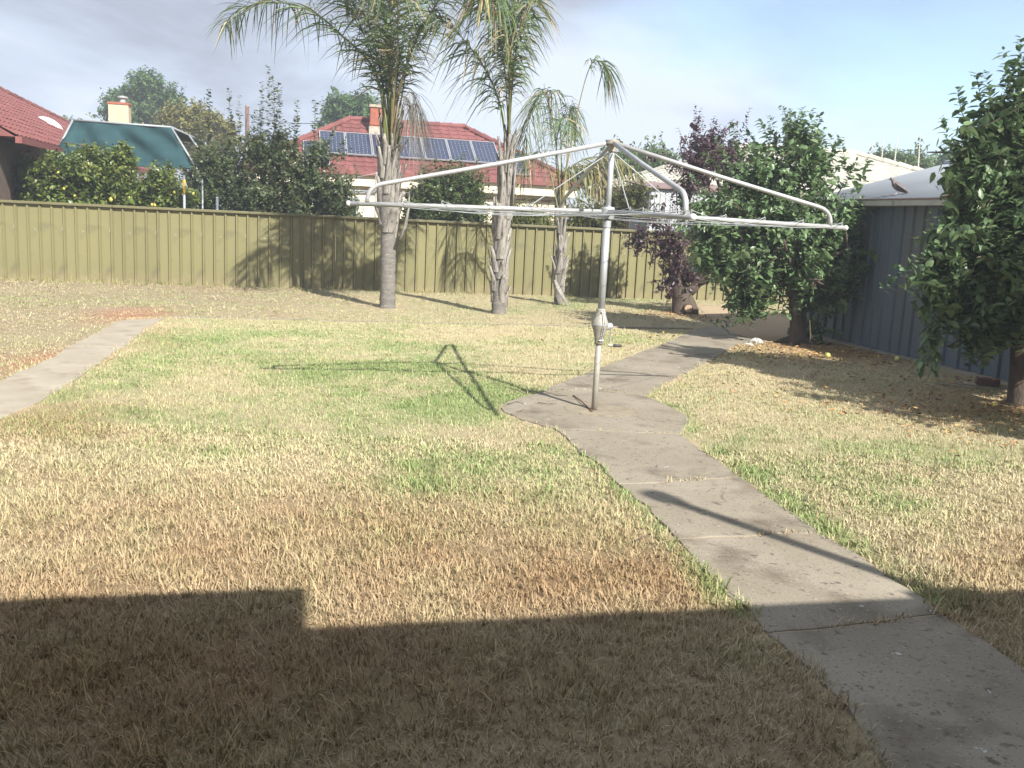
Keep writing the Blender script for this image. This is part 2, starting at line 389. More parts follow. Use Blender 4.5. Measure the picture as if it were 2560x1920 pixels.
def rough(poly):
    out = []
    for i in range(len(poly)):
        p, q = np.array(poly[i]), np.array(poly[(i + 1) % len(poly)]); n = max(1, int(round(np.linalg.norm(q - p) / .09)))
        for k in range(n): out.append(p + (q - p) * k / n)
    P = np.array(out); X, Y_ = P[:, 0], P[:, 1]
    dx = (fbm(X, Y_, 6.0, 1.5, 3) - .5) * .055 + (fbm(X, Y_, 1.3, 4.5, 2) - .5) * .05; dy = (fbm(X, Y_, 6.0, 21.5, 3) - .5) * .055
    return [tuple(v) for v in np.stack([X + dx, Y_ + dy], -1)]
slab_polys = [rough(p) for p in slab_polys]; apron, left_far, left_near = rough(apron), rough(left_far), rough(left_near)
all_slabs = slab_polys + [apron, left_far, left_near]
EDGE_B = 13.7
def shrink(poly, d):
    P = np.array(poly); c = P.mean(0); v = P - c; n = np.linalg.norm(v, axis=1, keepdims=True)
    return [tuple(p) for p in P - v / n * d]
path = Thing('garden_path', 'curving concrete garden path with a round pad under the clothes hoist', None, (0.9, 6, 0), kind='structure')
for i, p in enumerate(slab_polys):
    zt = 0.016
    MB().prism(shrink(p, JOINT), -0.06, zt).build('slab', 'concrete', thing=path, bevel=0.006)
ap = MB().prism(apron, -0.06, 0.010).build('concrete_apron', 'concrete'); ap['kind'] = 'structure'; ap['label'] = 'shaded concrete apron between the fence and the grey shed'
lpath = Thing('side_path', 'short pale concrete path at the left edge of the lawn', None, (-4.3, 9, 0), kind='structure')
for p in (left_far, left_near):
    MB().prism(shrink(p, JOINT), -0.06, 0.016).build('slab', 'concrete_pale', thing=lpath, bevel=0.006)
ed = MB()
a0, a1 = to_ab(leftp[1])[0], to_ab(G(1736, 824))[0]
edg = Thing('lawn_edging', 'thin concrete edging strip between lawn and back garden bed', None, yd((a0 + a1) / 2, EDGE_B), kind='structure')
x = a0 + 0.1
while x < a1:
    L_ = random.uniform(1.1, 1.5); e_ = min(x + L_, a1)
    MB().box(yd(x, EDGE_B + random.uniform(-.01, .01), -0.05), AX * (e_ - x - 0.015), BX * 0.09, ZX * (0.05 + random.uniform(.010, .022))).build('edging_block', 'concrete', thing=edg, bevel=0.006)
    x = e_
# fresh mortar collar round the hoist post
hb = G(1485, 1030)
col_ = [(hb[0] + 0.05 + math.cos(t) * r_ * 1.0, hb[1] + math.sin(t) * r_ * 0.8) for t, r_ in
        [(k * math.pi / 24, 0.22 + .10 * vnoise(math.cos(k * math.pi / 24) * 2, math.sin(k * math.pi / 24) * 2, 1.3) + random.uniform(0, .05)) for k in range(48)]]
MB().prism(col_, 0.0, 0.0195).build('mortar_collar', 'mortar', thing=path, bevel=0.002)

BBOX = [(min(q[0] for q in p), max(q[0] for q in p), min(q[1] for q in p), max(q[1] for q in p)) for p in all_slabs]
def on_slab(x, y):
    x = np.asarray(x, float); y = np.asarray(y, float); r = np.zeros(x.shape, bool)
    for p, (x0, x1, y0, y1) in zip(all_slabs, BBOX):
        i = np.nonzero((x >= x0) & (x <= x1) & (y >= y0) & (y <= y1))[0]
        if len(i): r[i] |= inpoly(x[i], y[i], p)
    return r
def slab_dist(x, y, reach=0.32):
    d = np.full(x.shape, 9.0)
    for p, (x0, x1, y0, y1) in zip(all_slabs, BBOX):
        i = np.nonzero((x >= x0 - reach) & (x <= x1 + reach) & (y >= y0 - reach) & (y <= y1 + reach))[0]
        if len(i): d[i] = np.minimum(d[i], dist_poly(x[i], y[i], p))
    return d
right_lawn = [tuple(p) for p in poly_px(farR)] + poly_px(circR)[1:] + list(nR)[1:] + [ext(nR[-2], nR[-1], 2.9), (9, 0.5), (9, 15.2), tuple(SHED_FAR)]
def hz(x, y):
    """height of the ground"""
    h = (fbm(x, y, 0.9, 3.0) - 0.5) * 0.03 + (fbm(x, y, 5.0, 9.0, 2) - 0.5) * 0.012
    rl = inpoly(x, y, right_lawn)
    d = dist_poly(x, y, right_lawn)
    h = h + np.where(rl, 0.03 * smooth(0.0, 0.12, d), 0)
    b = -np.sin(TH) * x + np.cos(TH) * y
    h = h + 0.03 * smooth(13.7, 14.6, b)
    inside = on_slab(x, y)
    dd = slab_dist(x, y)
    sd = np.where(inside, -dd, dd)
    h = np.where(sd < 0.3, h * smooth(0, 0.3, sd) , h)
    return np.where(inside, 0.0105, h)
def axis(lo, hi, step, far):
    a = list(np.arange(lo, hi, step)); out = []; s_, v = step, hi
    while v < far: out.append(v); s_ *= 1.6; v += s_
    pre = []; s_, v = step, lo
    while v > -far: s_ *= 1.6; v -= s_; pre.append(v)
    return np.array(pre[::-1] + a + out + [far])
gx, gy = axis(-11.0, 8.0, 0.085, 420.0), axis(1.0, 21.0, 0.085, 420.0)
XX, YY = np.meshgrid(gx, gy); xs, ys = XX.ravel(), YY.ravel()
def to_px(x, y):
    d = np.stack([x, y, np.full_like(x, -CAMH)], -1)
    a, b_, z = d @ RT, d @ UP, d @ FW
    z = np.where(z < 0.3, 0.3, z)
    u, v = FPX * a / z, -FPX * b_ / z
    return (1280 + _c * u - _s * v) / S2, (960 + _s * u + _c * v) / S2
def blobs(px, py, L):
    r = np.zeros_like(px)
    for cx, cy, rx, ry, w in L:
        q = ((px - cx) / rx) ** 2 + ((py - cy) / ry) ** 2
        r = np.maximum(r, w * np.exp(-q * 0.9))
    return r
GREEN = [(700, 650, 900, 28, .42), (1280, 665, 380, 28, .6), (150, 650, 260, 22, .45), (700, 850, 900, 190, .52), (1900, 1000, 500, 140, .42), (760, 780, 420, 75, .75), (980, 860, 240, 70, .8), (560, 730, 360, 26, .6), (480, 985, 200, 45, .65), (1010, 1010, 230, 80, .7), (1190, 1030, 130, 90, .65),
         (700, 900, 260, 50, .55), (330, 790, 130, 40, .4), (1330, 735, 120, 18, .5), (1700, 930, 190, 32, .5), (1950, 1080, 180, 65, .6), (2090, 1000, 120, 60, .5), (1600, 960, 60, 22, .6),
         (100, 660, 120, 10, .4), (320, 640, 160, 9, .4), (1030, 660, 130, 12, .45), (1290, 670, 160, 14, .5)]
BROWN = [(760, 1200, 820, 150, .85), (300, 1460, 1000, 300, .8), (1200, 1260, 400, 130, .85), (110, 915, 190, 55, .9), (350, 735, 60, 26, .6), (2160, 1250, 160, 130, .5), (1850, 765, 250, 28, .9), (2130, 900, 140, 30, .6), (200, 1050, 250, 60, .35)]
def fields(x, y):
    px, py = to_px(x, y)
    b = -np.sin(TH) * x + np.cos(TH) * y
    g = blobs(px, py, GREEN); br = blobs(px, py, BROWN)
    dl = dist_poly(x, y, list(nL), False); dr = dist_poly(x, y, list(nR) + poly_px(circR), False)
    g = np.maximum(g, 0.75 * np.exp(-(dl / 0.10) ** 2) * (y > 3.6)); g = np.maximum(g, 0.72 * np.exp(-(dr / 0.13) ** 2) * (y > 3.8))
    n1 = fbm(x, y, 1.1, 1.0); n2 = fbm(x, y, 3.5, 5.0)
    g = np.clip(g * (0.5 + 1.0 * smooth(0.3, 0.7, n1)) * (0.55 + 0.9 * fbm(x, y, 6.0, 12.0)) + (n2 - 0.5) * 0.5 + 0.06, 0, 1)
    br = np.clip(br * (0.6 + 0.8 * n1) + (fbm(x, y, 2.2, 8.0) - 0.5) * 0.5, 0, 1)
    leftp_line = [leftp[0]] + [leftp_l[3], leftp_l[2], leftp_l[1], leftp_l[0], ext(leftp_l[1], leftp_l[0], 6)]
    pl = [(p[0], p[1]) for p in leftp_line]
    leftside = x < np.interp(y, [q[1] for q in pl[::-1]], [q[0] for q in pl[::-1]])
    bed = np.clip(smooth(EDGE_B - 0.05, EDGE_B + 0.15, b) * (0.45 + 0.55 * smooth(-1.0, -5.5, x)) + np.where(leftside, 0.9, 0.0), 0, 1)
    return g, br, bed, n1, n2
STRAW, BRN, GRN, LIM = (np.array(c) for c in ((.47, .385, .245), (.31, .20, .107), (.205, .28, .098), (.385, .415, .21)))
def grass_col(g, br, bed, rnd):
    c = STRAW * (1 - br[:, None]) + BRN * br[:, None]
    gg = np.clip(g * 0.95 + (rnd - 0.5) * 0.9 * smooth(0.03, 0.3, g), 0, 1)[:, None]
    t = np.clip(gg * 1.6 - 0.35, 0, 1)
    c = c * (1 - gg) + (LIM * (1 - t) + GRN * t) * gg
    return c
def build_ground():
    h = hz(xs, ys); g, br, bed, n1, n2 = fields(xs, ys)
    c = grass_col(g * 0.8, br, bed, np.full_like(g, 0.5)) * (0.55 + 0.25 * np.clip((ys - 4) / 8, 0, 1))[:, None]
    soil = np.array((.175, .130, .085)); thatch = np.array((.255, .215, .14))
    cb = soil * (1 - n1[:, None]) + thatch * n1[:, None]
    k = np.clip(bed * 0.85, 0, 1)[:, None]
    c = c * (1 - k) + cb * k
    # joints and undersides of the slabs: pale dirt
    ins = on_slab(xs, ys); c[ins] = (.34, .26, .17)
    # a strip of bare red soil beside the left path and under the fruit trees
    for (p, r_) in ((G(120, 905), .5), (G(330, 790), .5)):
        w = np.exp(-(((xs - p[0]) / r_) ** 2 + ((ys - p[1]) / (r_ * 1.6)) ** 2))[:, None]; c = c * (1 - .8 * w) + np.array((.30, .14, .085)) * .8 * w
    for (p, r_) in ((G(2000, 870), .9), (G(2545, 1040), 1.0), (G(1713, 790), .6)):
        w = np.exp(-(((xs - p[0]) / r_) ** 2 + ((ys - p[1]) / r_) ** 2))[:, None]; c = c * (1 - .8 * w) + np.array((.29, .17, .085)) * .8 * w
    nx, ny = len(gx), len(gy)
    i, j = np.meshgrid(np.arange(nx - 1), np.arange(ny - 1)); a = (j * nx + i).ravel()
    F = np.stack([a, a + 1, a + nx + 1, a + nx], -1)
    o = np_mesh('ground', np.stack([xs, ys, h], -1), F, c, 'soil', smooth=True)
    o['kind'] = 'structure'; o['label'] = 'flat ground of the back yard and beyond'
build_ground()

def build_grass():
    P, LV = [], []
    X0, X1 = -12.0, 8.5
    for (y0, y1, dens, seg) in ((1.9, 4.2, 9000, 2), (4.2, 6.5, 6300, 2), (6.5, 10.0, 4600, 1), (10.0, 14.5, 2600, 1), (14.5, 20.8, 1200, 1)):
        xa = max(X0, -0.62 * y1 - 1.0); xb = min(X1, 0.66 * y1 + 1.0)
        n = int((xb - xa) * (y1 - y0) * dens)
        m_ = n // 2; k_ = 7; cx, cy = RS.uniform(xa, xb, m_ // k_ + 1), RS.uniform(y0, y1, m_ // k_ + 1); sp_ = .010 + .0012 * y0   # half of it in tufts
        tx, ty = np.repeat(cx, k_), np.repeat(cy, k_)
        P.append((np.concatenate([RS.uniform(xa, xb, n - m_), tx + RS.normal(0, sp_, len(tx))]), np.concatenate([RS.uniform(y0, y1, n - m_), ty + RS.normal(0, sp_, len(ty))]), seg))
    objs = []
    for (x, y, seg) in P:
        ons = on_slab(x, y)
        dd = slab_dist(x, y)
        keep = ~ons | ((dd < 0.03) & (RS.rand(len(x)) < .5) & (fbm(x, y, 2.5, 6.0) > .45))
        x, y, dd = x[keep], y[keep], dd[keep]
        b = -np.sin(TH) * x + np.cos(TH) * y
        g, br, bed, n1, n2 = fields(x, y)
        # thin cover in the bed, under the trees and near the shed footing
        thin = 1 - bed * (0.15 + 0.5 * smooth(0.62, 0.42, n2))
        for (p, r_) in ((G(2000, 870), .6), (G(2545, 1030), .8), (G(1713, 790), .5)):
            thin *= 1 - 0.8 * np.exp(-(((x - p[0]) / r_) ** 2 + ((y - p[1]) / r_) ** 2))
        fa, fb = to_ab(SHED_FAR)
        keep = (RS.rand(len(x)) < thin) & (b < FENCE_B + 0.02)
        sa = np.cos(TH) * x + np.sin(TH) * y
        keep &= ~((sa > fa - 0.12) & (b < fb + 0.5) & (b > 6.0))
        x, y, g, br, bed, n1, n2, dd = (q[keep] for q in (x, y, g, br, bed, n1, n2, dd))
        n = len(x); r1, r2, r3, r4 = RS.rand(n), RS.rand(n), RS.rand(n), RS.rand(n)
        far = np.clip((y - 3) / 12, 0, 1)
        h = (0.026 + 0.036 * r1 ** 1.4) * (1 + 0.35 * g) * (0.7 + 0.6 * n2) * (0.65 + 0.7 * fbm(x, y, 9.0, 3.3, 2)) * (1 - 0.30 * np.clip((y - 3.6) / 2.5, 0, 1)) * (1 - 0.30 * far)
        tall = RS.rand(n) < 0.02; h = np.where(tall, h * 2.0, h)
        edge = (dd < 0.09); h = np.where(edge, h * 1.08, h)
        w = (0.0015 + 0.0014 * r2) * (1 + 1.9 * far)
        az = r3 * 2 * np.pi; lean = (0.2 + 1.05 * r4) * (1 + 0.4 * bed)
        z = hz(x, y) - 0.004
        base = np.stack([x, y, z], -1)
        dirh = np.stack([np.cos(az), np.sin(az), np.zeros(n)], -1)
        side = np.stack([-np.sin(az), np.cos(az), np.zeros(n)], -1)
        # the blade's flat side is turned at random
        tw = RS.uniform(-1, 1, n)[:, None]; side = unit(side + dirh * tw)
        up = np.array([0, 0, 1.0])
        tip = base + dirh * (h * np.sin(np.clip(lean, 0, 1.35)))[:, None] + up * (h * np.cos(np.clip(lean, 0, 1.35)))[:, None]
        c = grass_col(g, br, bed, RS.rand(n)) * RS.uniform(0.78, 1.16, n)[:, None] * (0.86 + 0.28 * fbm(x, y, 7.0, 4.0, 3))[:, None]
        c = np.clip(c, 0, 0.75)
        if seg == 2:
            mid = base + (tip - base) * 0.5 + up * (h * 0.12)[:, None]
            V = np.stack([base - side * w[:, None], base + side * w[:, None], mid - side * (w * .8)[:, None], mid + side * (w * .8)[:, None], tip], 1)
            k = np.arange(n)[:, None] * 5
            F = np.concatenate([k + [0, 1, 3], k + [0, 3, 2], k + [2, 3, 4]], 0)
            cv = np.repeat(c[:, None], 5, 1); m = 5
        else:
            V = np.stack([base - side * w[:, None], base + side * w[:, None], tip], 1)
            F = np.arange(n)[:, None] * 3 + [0, 1, 2]; cv = np.repeat(c[:, None], 3, 1); m = 3
        objs.append((V.reshape(-1, 3), F, cv.reshape(-1, 3)))
    V = np.concatenate([o[0] for o in objs]); C = np.concatenate([o[2] for o in objs]); F = []; k = 0
    for o in objs: F.append(o[1] + k); k += len(o[0])
    o = np_mesh('lawn_grass', V, np.concatenate(F), C, 'grass')
    tag(o, 'dry brown and green lawn grass covering the yard', kind='stuff'); o['category'] = 'grass'
    # straw stalks lying about, mostly in the garden bed
    n = 12000
    x, y = RS.uniform(-11, 5, n), RS.uniform(3, 20, n)
    g, br, bed, n1, n2 = fields(x, y); b = -np.sin(TH) * x + np.cos(TH) * y
    keep = ~on_slab(x, y) & (b < FENCE_B - 0.05) & (RS.rand(n) < 0.16 + 0.8 * bed)
    x, y = x[keep], y[keep]; n = len(x)
    az = RS.rand(n) * 6.283; nr = np.clip((y - 3) / 9, 0.25, 1); L_ = RS.uniform(.05, .24, n) * nr; w = RS.uniform(.002, .0045, n) * np.clip(nr * 1.2, .4, 1)
    z = hz(x, y) + RS.uniform(.008, .035, n)
    d = np.stack([np.cos(az), np.sin(az), RS.uniform(-.15, .2, n)], -1) * L_[:, None]; s = np.stack([-np.sin(az), np.cos(az), np.zeros(n)], -1) * w[:, None]
    p = np.stack([x, y, z], -1)
    V = np.stack([p - s, p + s, p + d + s, p + d - s], 1).reshape(-1, 3); F = np.arange(n)[:, None] * 4 + [0, 1, 2, 3]
    c = np.array((.52, .42, .25)) * RS.uniform(.55, 1.25, n)[:, None]
    o = np_mesh('straw', V, F, np.repeat(c, 4, 0), 'straw'); tag(o, 'loose dry straw strewn over the back garden bed', kind='stuff'); o['category'] = 'straw'
FENCE_B = to_ab(np.array([-7.389, 17.95, 0]))[1]
build_grass()
def build_weeds():
    n = 520; a = np.concatenate([RS.uniform(-9, 6, 330), RS.uniform(-9, 6, 190)]); b = np.concatenate([FENCE_B - .06 - RS.rand(330) ** 2 * .35, RS.uniform(EDGE_B + .1, FENCE_B - .3, 190)])
    x = np.cos(TH) * a - np.sin(TH) * b; y = np.sin(TH) * a + np.cos(TH) * b; ok = ~on_slab(x, y) & (fbm(x, y, .8, 2.0) > .42); x, y = x[ok], y[ok]
    k = 9; x, y = np.repeat(x, k), np.repeat(y, k); n = len(x); x = x + RS.normal(0, .03, n); y = y + RS.normal(0, .02, n)
    az = RS.rand(n) * 6.283; h = RS.uniform(.05, .17, n); w = RS.uniform(.002, .0045, n); ln = RS.uniform(.2, 1.1, n)
    base = np.stack([x, y, hz(x, y) - .004], -1); d = np.stack([np.cos(az) * np.sin(ln), np.sin(az) * np.sin(ln), np.cos(ln)], -1); s_ = np.stack([-np.sin(az), np.cos(az), 0 * az], -1) * w[:, None]
    V = np.stack([base - s_, base + s_, base + d * h[:, None]], 1).reshape(-1, 3); F = np.arange(n)[:, None] * 3 + [0, 1, 2]
    c = np.where(RS.rand(n, 1) < .45, np.array([[.20, .25, .08]]), np.array([[.42, .34, .19]])) * RS.uniform(.7, 1.2, (n, 1))
    o = np_mesh('weeds', V, F, np.repeat(c, 3, 0), 'grass'); tag(o, 'tufts of weeds and dry grass along the foot of the fence', kind='stuff'); o['category'] = 'weeds'
build_weeds()

# ------------------------------------------------------------------ fence
def build_fence():
    b0 = FENCE_B; H_ = 1.479; pitch = 0.2055
    a_start, n_sheet = -13.2, 31
    a_end = a_start + n_sheet * 4 * pitch
    t = Thing('metal_fence', 'olive green ribbed metal fence across the back of the yard', 'fence', yd((a_start + a_end) / 2, b0))
    # one sheet of four ribs, with the steel's thickness folded round
    pr = []
    for k in range(4):
        o = k * pitch
        pr += [(o, 0), (o + 0.146, 0), (o + 0.147, 0.020), (o + 0.158, 0.020), (o + 0.159, -0.040), (o + 0.178, -0.040), (o + 0.2045, 0)]
    pr.append((4 * pitch - 0.001, 0))
    n = len(pr); m = MB()
    vs = [AX * x + BX * y + ZX * z for z in (0.0, H_ - 0.03) for x, y in pr]
    vs += [AX * x + BX * (y + 0.004) + ZX * z for z in (0.0, H_ - 0.03) for x, y in pr]
    fs = []
    for i in range(n - 1):
        fs.append((i, i + 1, n + i + 1, n + i)); fs.append((3 * n + i, 3 * n + i + 1, 2 * n + i + 1, 2 * n + i))
        fs.append((n + i, n + i + 1, 3 * n + i + 1, 3 * n + i)); fs.append((2 * n + i, 2 * n + i + 1, i + 1, i))
    fs += [(0, n, 3 * n, 2 * n), (n - 1, 3 * n - 1, 4 * n - 1, 2 * n - 1)]
    m.add(vs, fs); me = m.mesh('sheet'); me.materials.append(MATS['fence_olive'])
    for i in range(n_sheet):
        o = bpy.data.objects.new('sheet', me); COL.objects.link(o); o.parent = t.o
        p = yd(a_start + i * 4 * pitch, b0 + random.uniform(-.004, .004), 0.005) - t.loc; o.location = tuple(p)
        o.rotation_euler = (random.uniform(-.004, .004), 0, random.uniform(-.003, .003))
    k = 0; a = a_start
    while a < a_end - 0.1:                     # posts behind, cap and foot rails between them
        e = min(a + 2.466, a_end)
        r_ = MB(); r_.box(yd(a, b0 - 0.075, H_ - 0.045), AX * (e - a - 0.004), BX * 0.10, ZX * 0.048)
        r_.build('cap_rail', 'fence_rail', thing=t, bevel=0.006)
        MB().box(yd(a, b0 + 0.006, 0.02), AX * (e - a - 0.004), BX * 0.03, ZX * 0.05).build('foot_rail', 'fence_rail', thing=t)
        MB().box(yd(a - 0.03, b0 + 0.008, -0.2), AX * 0.06, BX * 0.05, ZX * (H_ + 0.14)).build('post', 'fence_rail', thing=t)
        a = e
build_fence()

# ------------------------------------------------------------------ grey shed on the right
def rib_panel(m, o, U, N_, width, z0, z1, pitch=0.21, depth=0.034, thick=0.005):
    """trapezoid ribbed steel: o start, U along, N_ outward"""
    pr = []; x = 0.0
    while x < width - 1e-6:
        for dx, dn in ((0, 0), (pitch * .62, 0), (pitch * .68, depth), (pitch * .9, depth), (pitch * .96, 0)):
            if x + dx <= width: pr.append((x + dx, dn))
        x += pitch
    pr.append((width, 0)); n = len(pr)
    vs = [o + U * a + N_ * d + ZX * z for z in (z0, z1) for a, d in pr] + [o + U * a + N_ * (d - thick) + ZX * z for z in (z0, z1) for a, d in pr]
    fs = []
    for i in range(n - 1):
        fs += [(i, i + 1, n + i + 1, n + i), (3 * n + i, 3 * n + i + 1, 2 * n + i + 1, 2 * n + i), (n + i, n + i + 1, 3 * n + i + 1, 3 * n + i), (2 * n + i, 2 * n + i + 1, i + 1, i)]
    fs += [(0, n, 3 * n, 2 * n), (n - 1, 3 * n - 1, 4 * n - 1, 2 * n - 1)]
    m.add(vs, fs)
SHED_A, SHED_B0, SHED_B1 = to_ab(SHED_FAR)[0], to_ab(SHED_FAR)[1] + .45, 7.2
def build_shed():
    W_ = 4.6; EZ = 2.06; rise = 0.66
    t = Thing('garden_shed', 'grey ribbed steel shed with pale gutter beside the right lawn', 'shed', yd(SHED_A + W_ / 2, (SHED_B0 + SHED_B1) / 2))
    Lb = SHED_B0 - SHED_B1
    MB().box(yd(SHED_A - 0.16, SHED_B1 - 0.1, -0.06), AX * (W_ + 0.32), BX * (Lb + 0.2), ZX * 0.105).build('footing', 'concrete_pale', thing=t, bevel=0.01)
    nsh = 9; w = Lb / nsh
    for i in range(nsh):                        # wall sheets of the long side
        m = MB(); rib_panel(m, yd(SHED_A, SHED_B0 - i * w), -BX, -AX, w - 0.001, 0.047, EZ + 0.02)
        m.build('wall_sheet', 'shed_wall', thing=t)
    for bb, nn in ((SHED_B0, BX), (SHED_B1, -BX)):   # gable walls
        m = MB(); d = nn * 0.02
        p = [yd(SHED_A + 0.01, bb, 0.047), yd(SHED_A + W_, bb, 0.047), yd(SHED_A + W_, bb, EZ), yd(SHED_A + W_ / 2, bb, EZ + rise), yd(SHED_A + 0.01, bb, EZ)]
        m.add([q - d * 0.5 for q in p] + [q + d * 0.5 for q in p], [(4, 3, 2, 1, 0), (5, 6, 7, 8, 9)] + [(i, (i + 1) % 5, 5 + (i + 1) % 5, 5 + i) for i in range(5)])
        m.build('gable_wall', 'shed_wall', thing=t)
    m = MB(); m.box(yd(SHED_A + W_ - 0.02, SHED_B1 + .02, 0.047), AX * 0.02, BX * (Lb - .04), ZX * (EZ - 0.05)); m.build('wall_sheet', 'shed_wall', thing=t)
    # roof: corrugated sheets running up to the ridge
    for sgn, a_e in ((1, SHED_A - 0.10), (-1, SHED_A + W_ + 0.10)):
        run = W_ / 2 + 0.10; sl = math.hypot(run, rise * run / (W_ / 2)); U = (AX * sgn * run + ZX * rise * run / (W_ / 2)) / sl
        Nn = np.cross(BX, U) if sgn < 0 else np.cross(U, BX)
        if Nn[2] < 0: Nn = -Nn
        b = SHED_B1 - 0.15
        while b < SHED_B0 + 0.15:
            wd = min(0.762, SHED_B0 + 0.15 - b); m = MB(); nseg = max(4, int(wd / 0.019)); vs = []
            for th in (0.0, -0.004):
                for k in range(nseg + 1):
                    q = b + wd * k / nseg; hgt = 0.008 * math.cos(2 * math.pi * (q / 0.0762))
                    for s_ in (0, sl): vs.append(yd(a_e, q, EZ + 0.045 - 0.10 * rise / (W_ / 2)) + U * s_ + Nn * (hgt + th))
            nn = (nseg + 1) * 2; fs = []
            for k in range(nseg):
                i = 2 * k; fs += [(i, i + 1, i + 3, i + 2), (nn + i + 2, nn + i + 3, nn + i + 1, nn + i), (i, i + 2, nn + i + 2, nn + i)]
            m.add(vs, fs); m.build('roof_sheet', 'shed_roof', thing=t, smooth=True); b += 0.762
    m = MB(); m.tube([yd(SHED_A + W_ / 2, SHED_B1 - 0.16, EZ + rise + 0.05), yd(SHED_A + W_ / 2, SHED_B0 + 0.16, EZ + rise + 0.05)], 0.05, 8); m.build('ridge_cap', 'shed_roof', thing=t)
    g = MB(); g.box(yd(SHED_A - 0.20, SHED_B1 - 0.15, EZ - 0.085), AX * 0.105, BX * (Lb + 0.3), ZX * 0.085).build('gutter', 'gutter', thing=t, bevel=0.008)
    g = MB(); g.tube([yd(SHED_A - 0.203, SHED_B1 - 0.15, EZ + 0.0), yd(SHED_A - 0.203, SHED_B0 + 0.15, EZ + 0.0)], 0.012, 6); g.build('gutter_lip', 'gutter_lip', thing=t)
    for k in range(5):
        q = SHED_B1 + 0.9 + k * 1.5
        MB().box(yd(SHED_A - 0.204, q, EZ - 0.088), AX * 0.004, BX * 0.05, ZX * 0.075).build('gutter_bracket', 'galv_brown', thing=t)
    return EZ
SHED_EZ = build_shed()

# dove on the shed roof edge
def build_dove():
    u = W(2219, 478, 12.9); a, b = to_ab(u)
    z0 = SHED_EZ + 0.098
    base = yd(SHED_A + 0.05, b, z0 - 0.02)
    t = Thing('dove', 'brown dove standing on the edge of the grey shed roof', 'bird', base)
    f = -BX * -0.55 - AX * 0.83; f = f / np.linalg.norm(f)     # faces left
    f = np.array([-0.97, 0.24, 0]); s = np.array([0.24, 0.97, 0])
    P = lambda q, h: base + f * q + ZX * h
    body = MB()
    body.tube([P(.118, .196), P(.104, .198), P(.090, .203), P(.074, .202), P(.062, .190), P(.050, .168), P(.030, .140), P(-.005, .112), P(-.045, .085), P(-.085, .062), P(-.13, .040), P(-.18, .018), P(-.20, .008)],
              [.001, .004, .018, .024, .022, .026, .044, .054, .049, .034, .020, .017, .006], 12)
    bo = body.build('body', 'dove', thing=t, smooth=True)
    MB().tube([P(.105, .198), P(.118, .195), P(.127, .189)], [.004, .003, .0008], 6).build('beak', 'black_grip', parent=bo, thing=t)
    for k in (-1, 1):
        MB().tube([P(.03, .15) + s * .034 * k, P(-.02, .115) + s * .048 * k, P(-.08, .078) + s * .036 * k, P(-.15, .040) + s * .012 * k], [.008, .030, .024, .003], 8, flat=.35).build('wing', 'dove_pale', thing=t, smooth=True)
        MB().ball(P(.083, .205) + s * .0215 * k, .0035, 6).build('eye', 'black_grip', parent=bo, thing=t)
        l = MB(); l.tube([P(-.01, .08) + s * .014 * k, P(-.004, .03) + s * .014 * k, P(0, .004) + s * .014 * k], .0032, 5)
        for dx, ds in ((.022, 0), (.017, .012), (.017, -.012), (-.014, 0)): l.tube([P(0, .004) + s * .014 * k, P(dx, .001) + s * (.014 * k + ds)], .0024, 4)
        l.build('leg', 'flower_pink', thing=t)
build_dove()

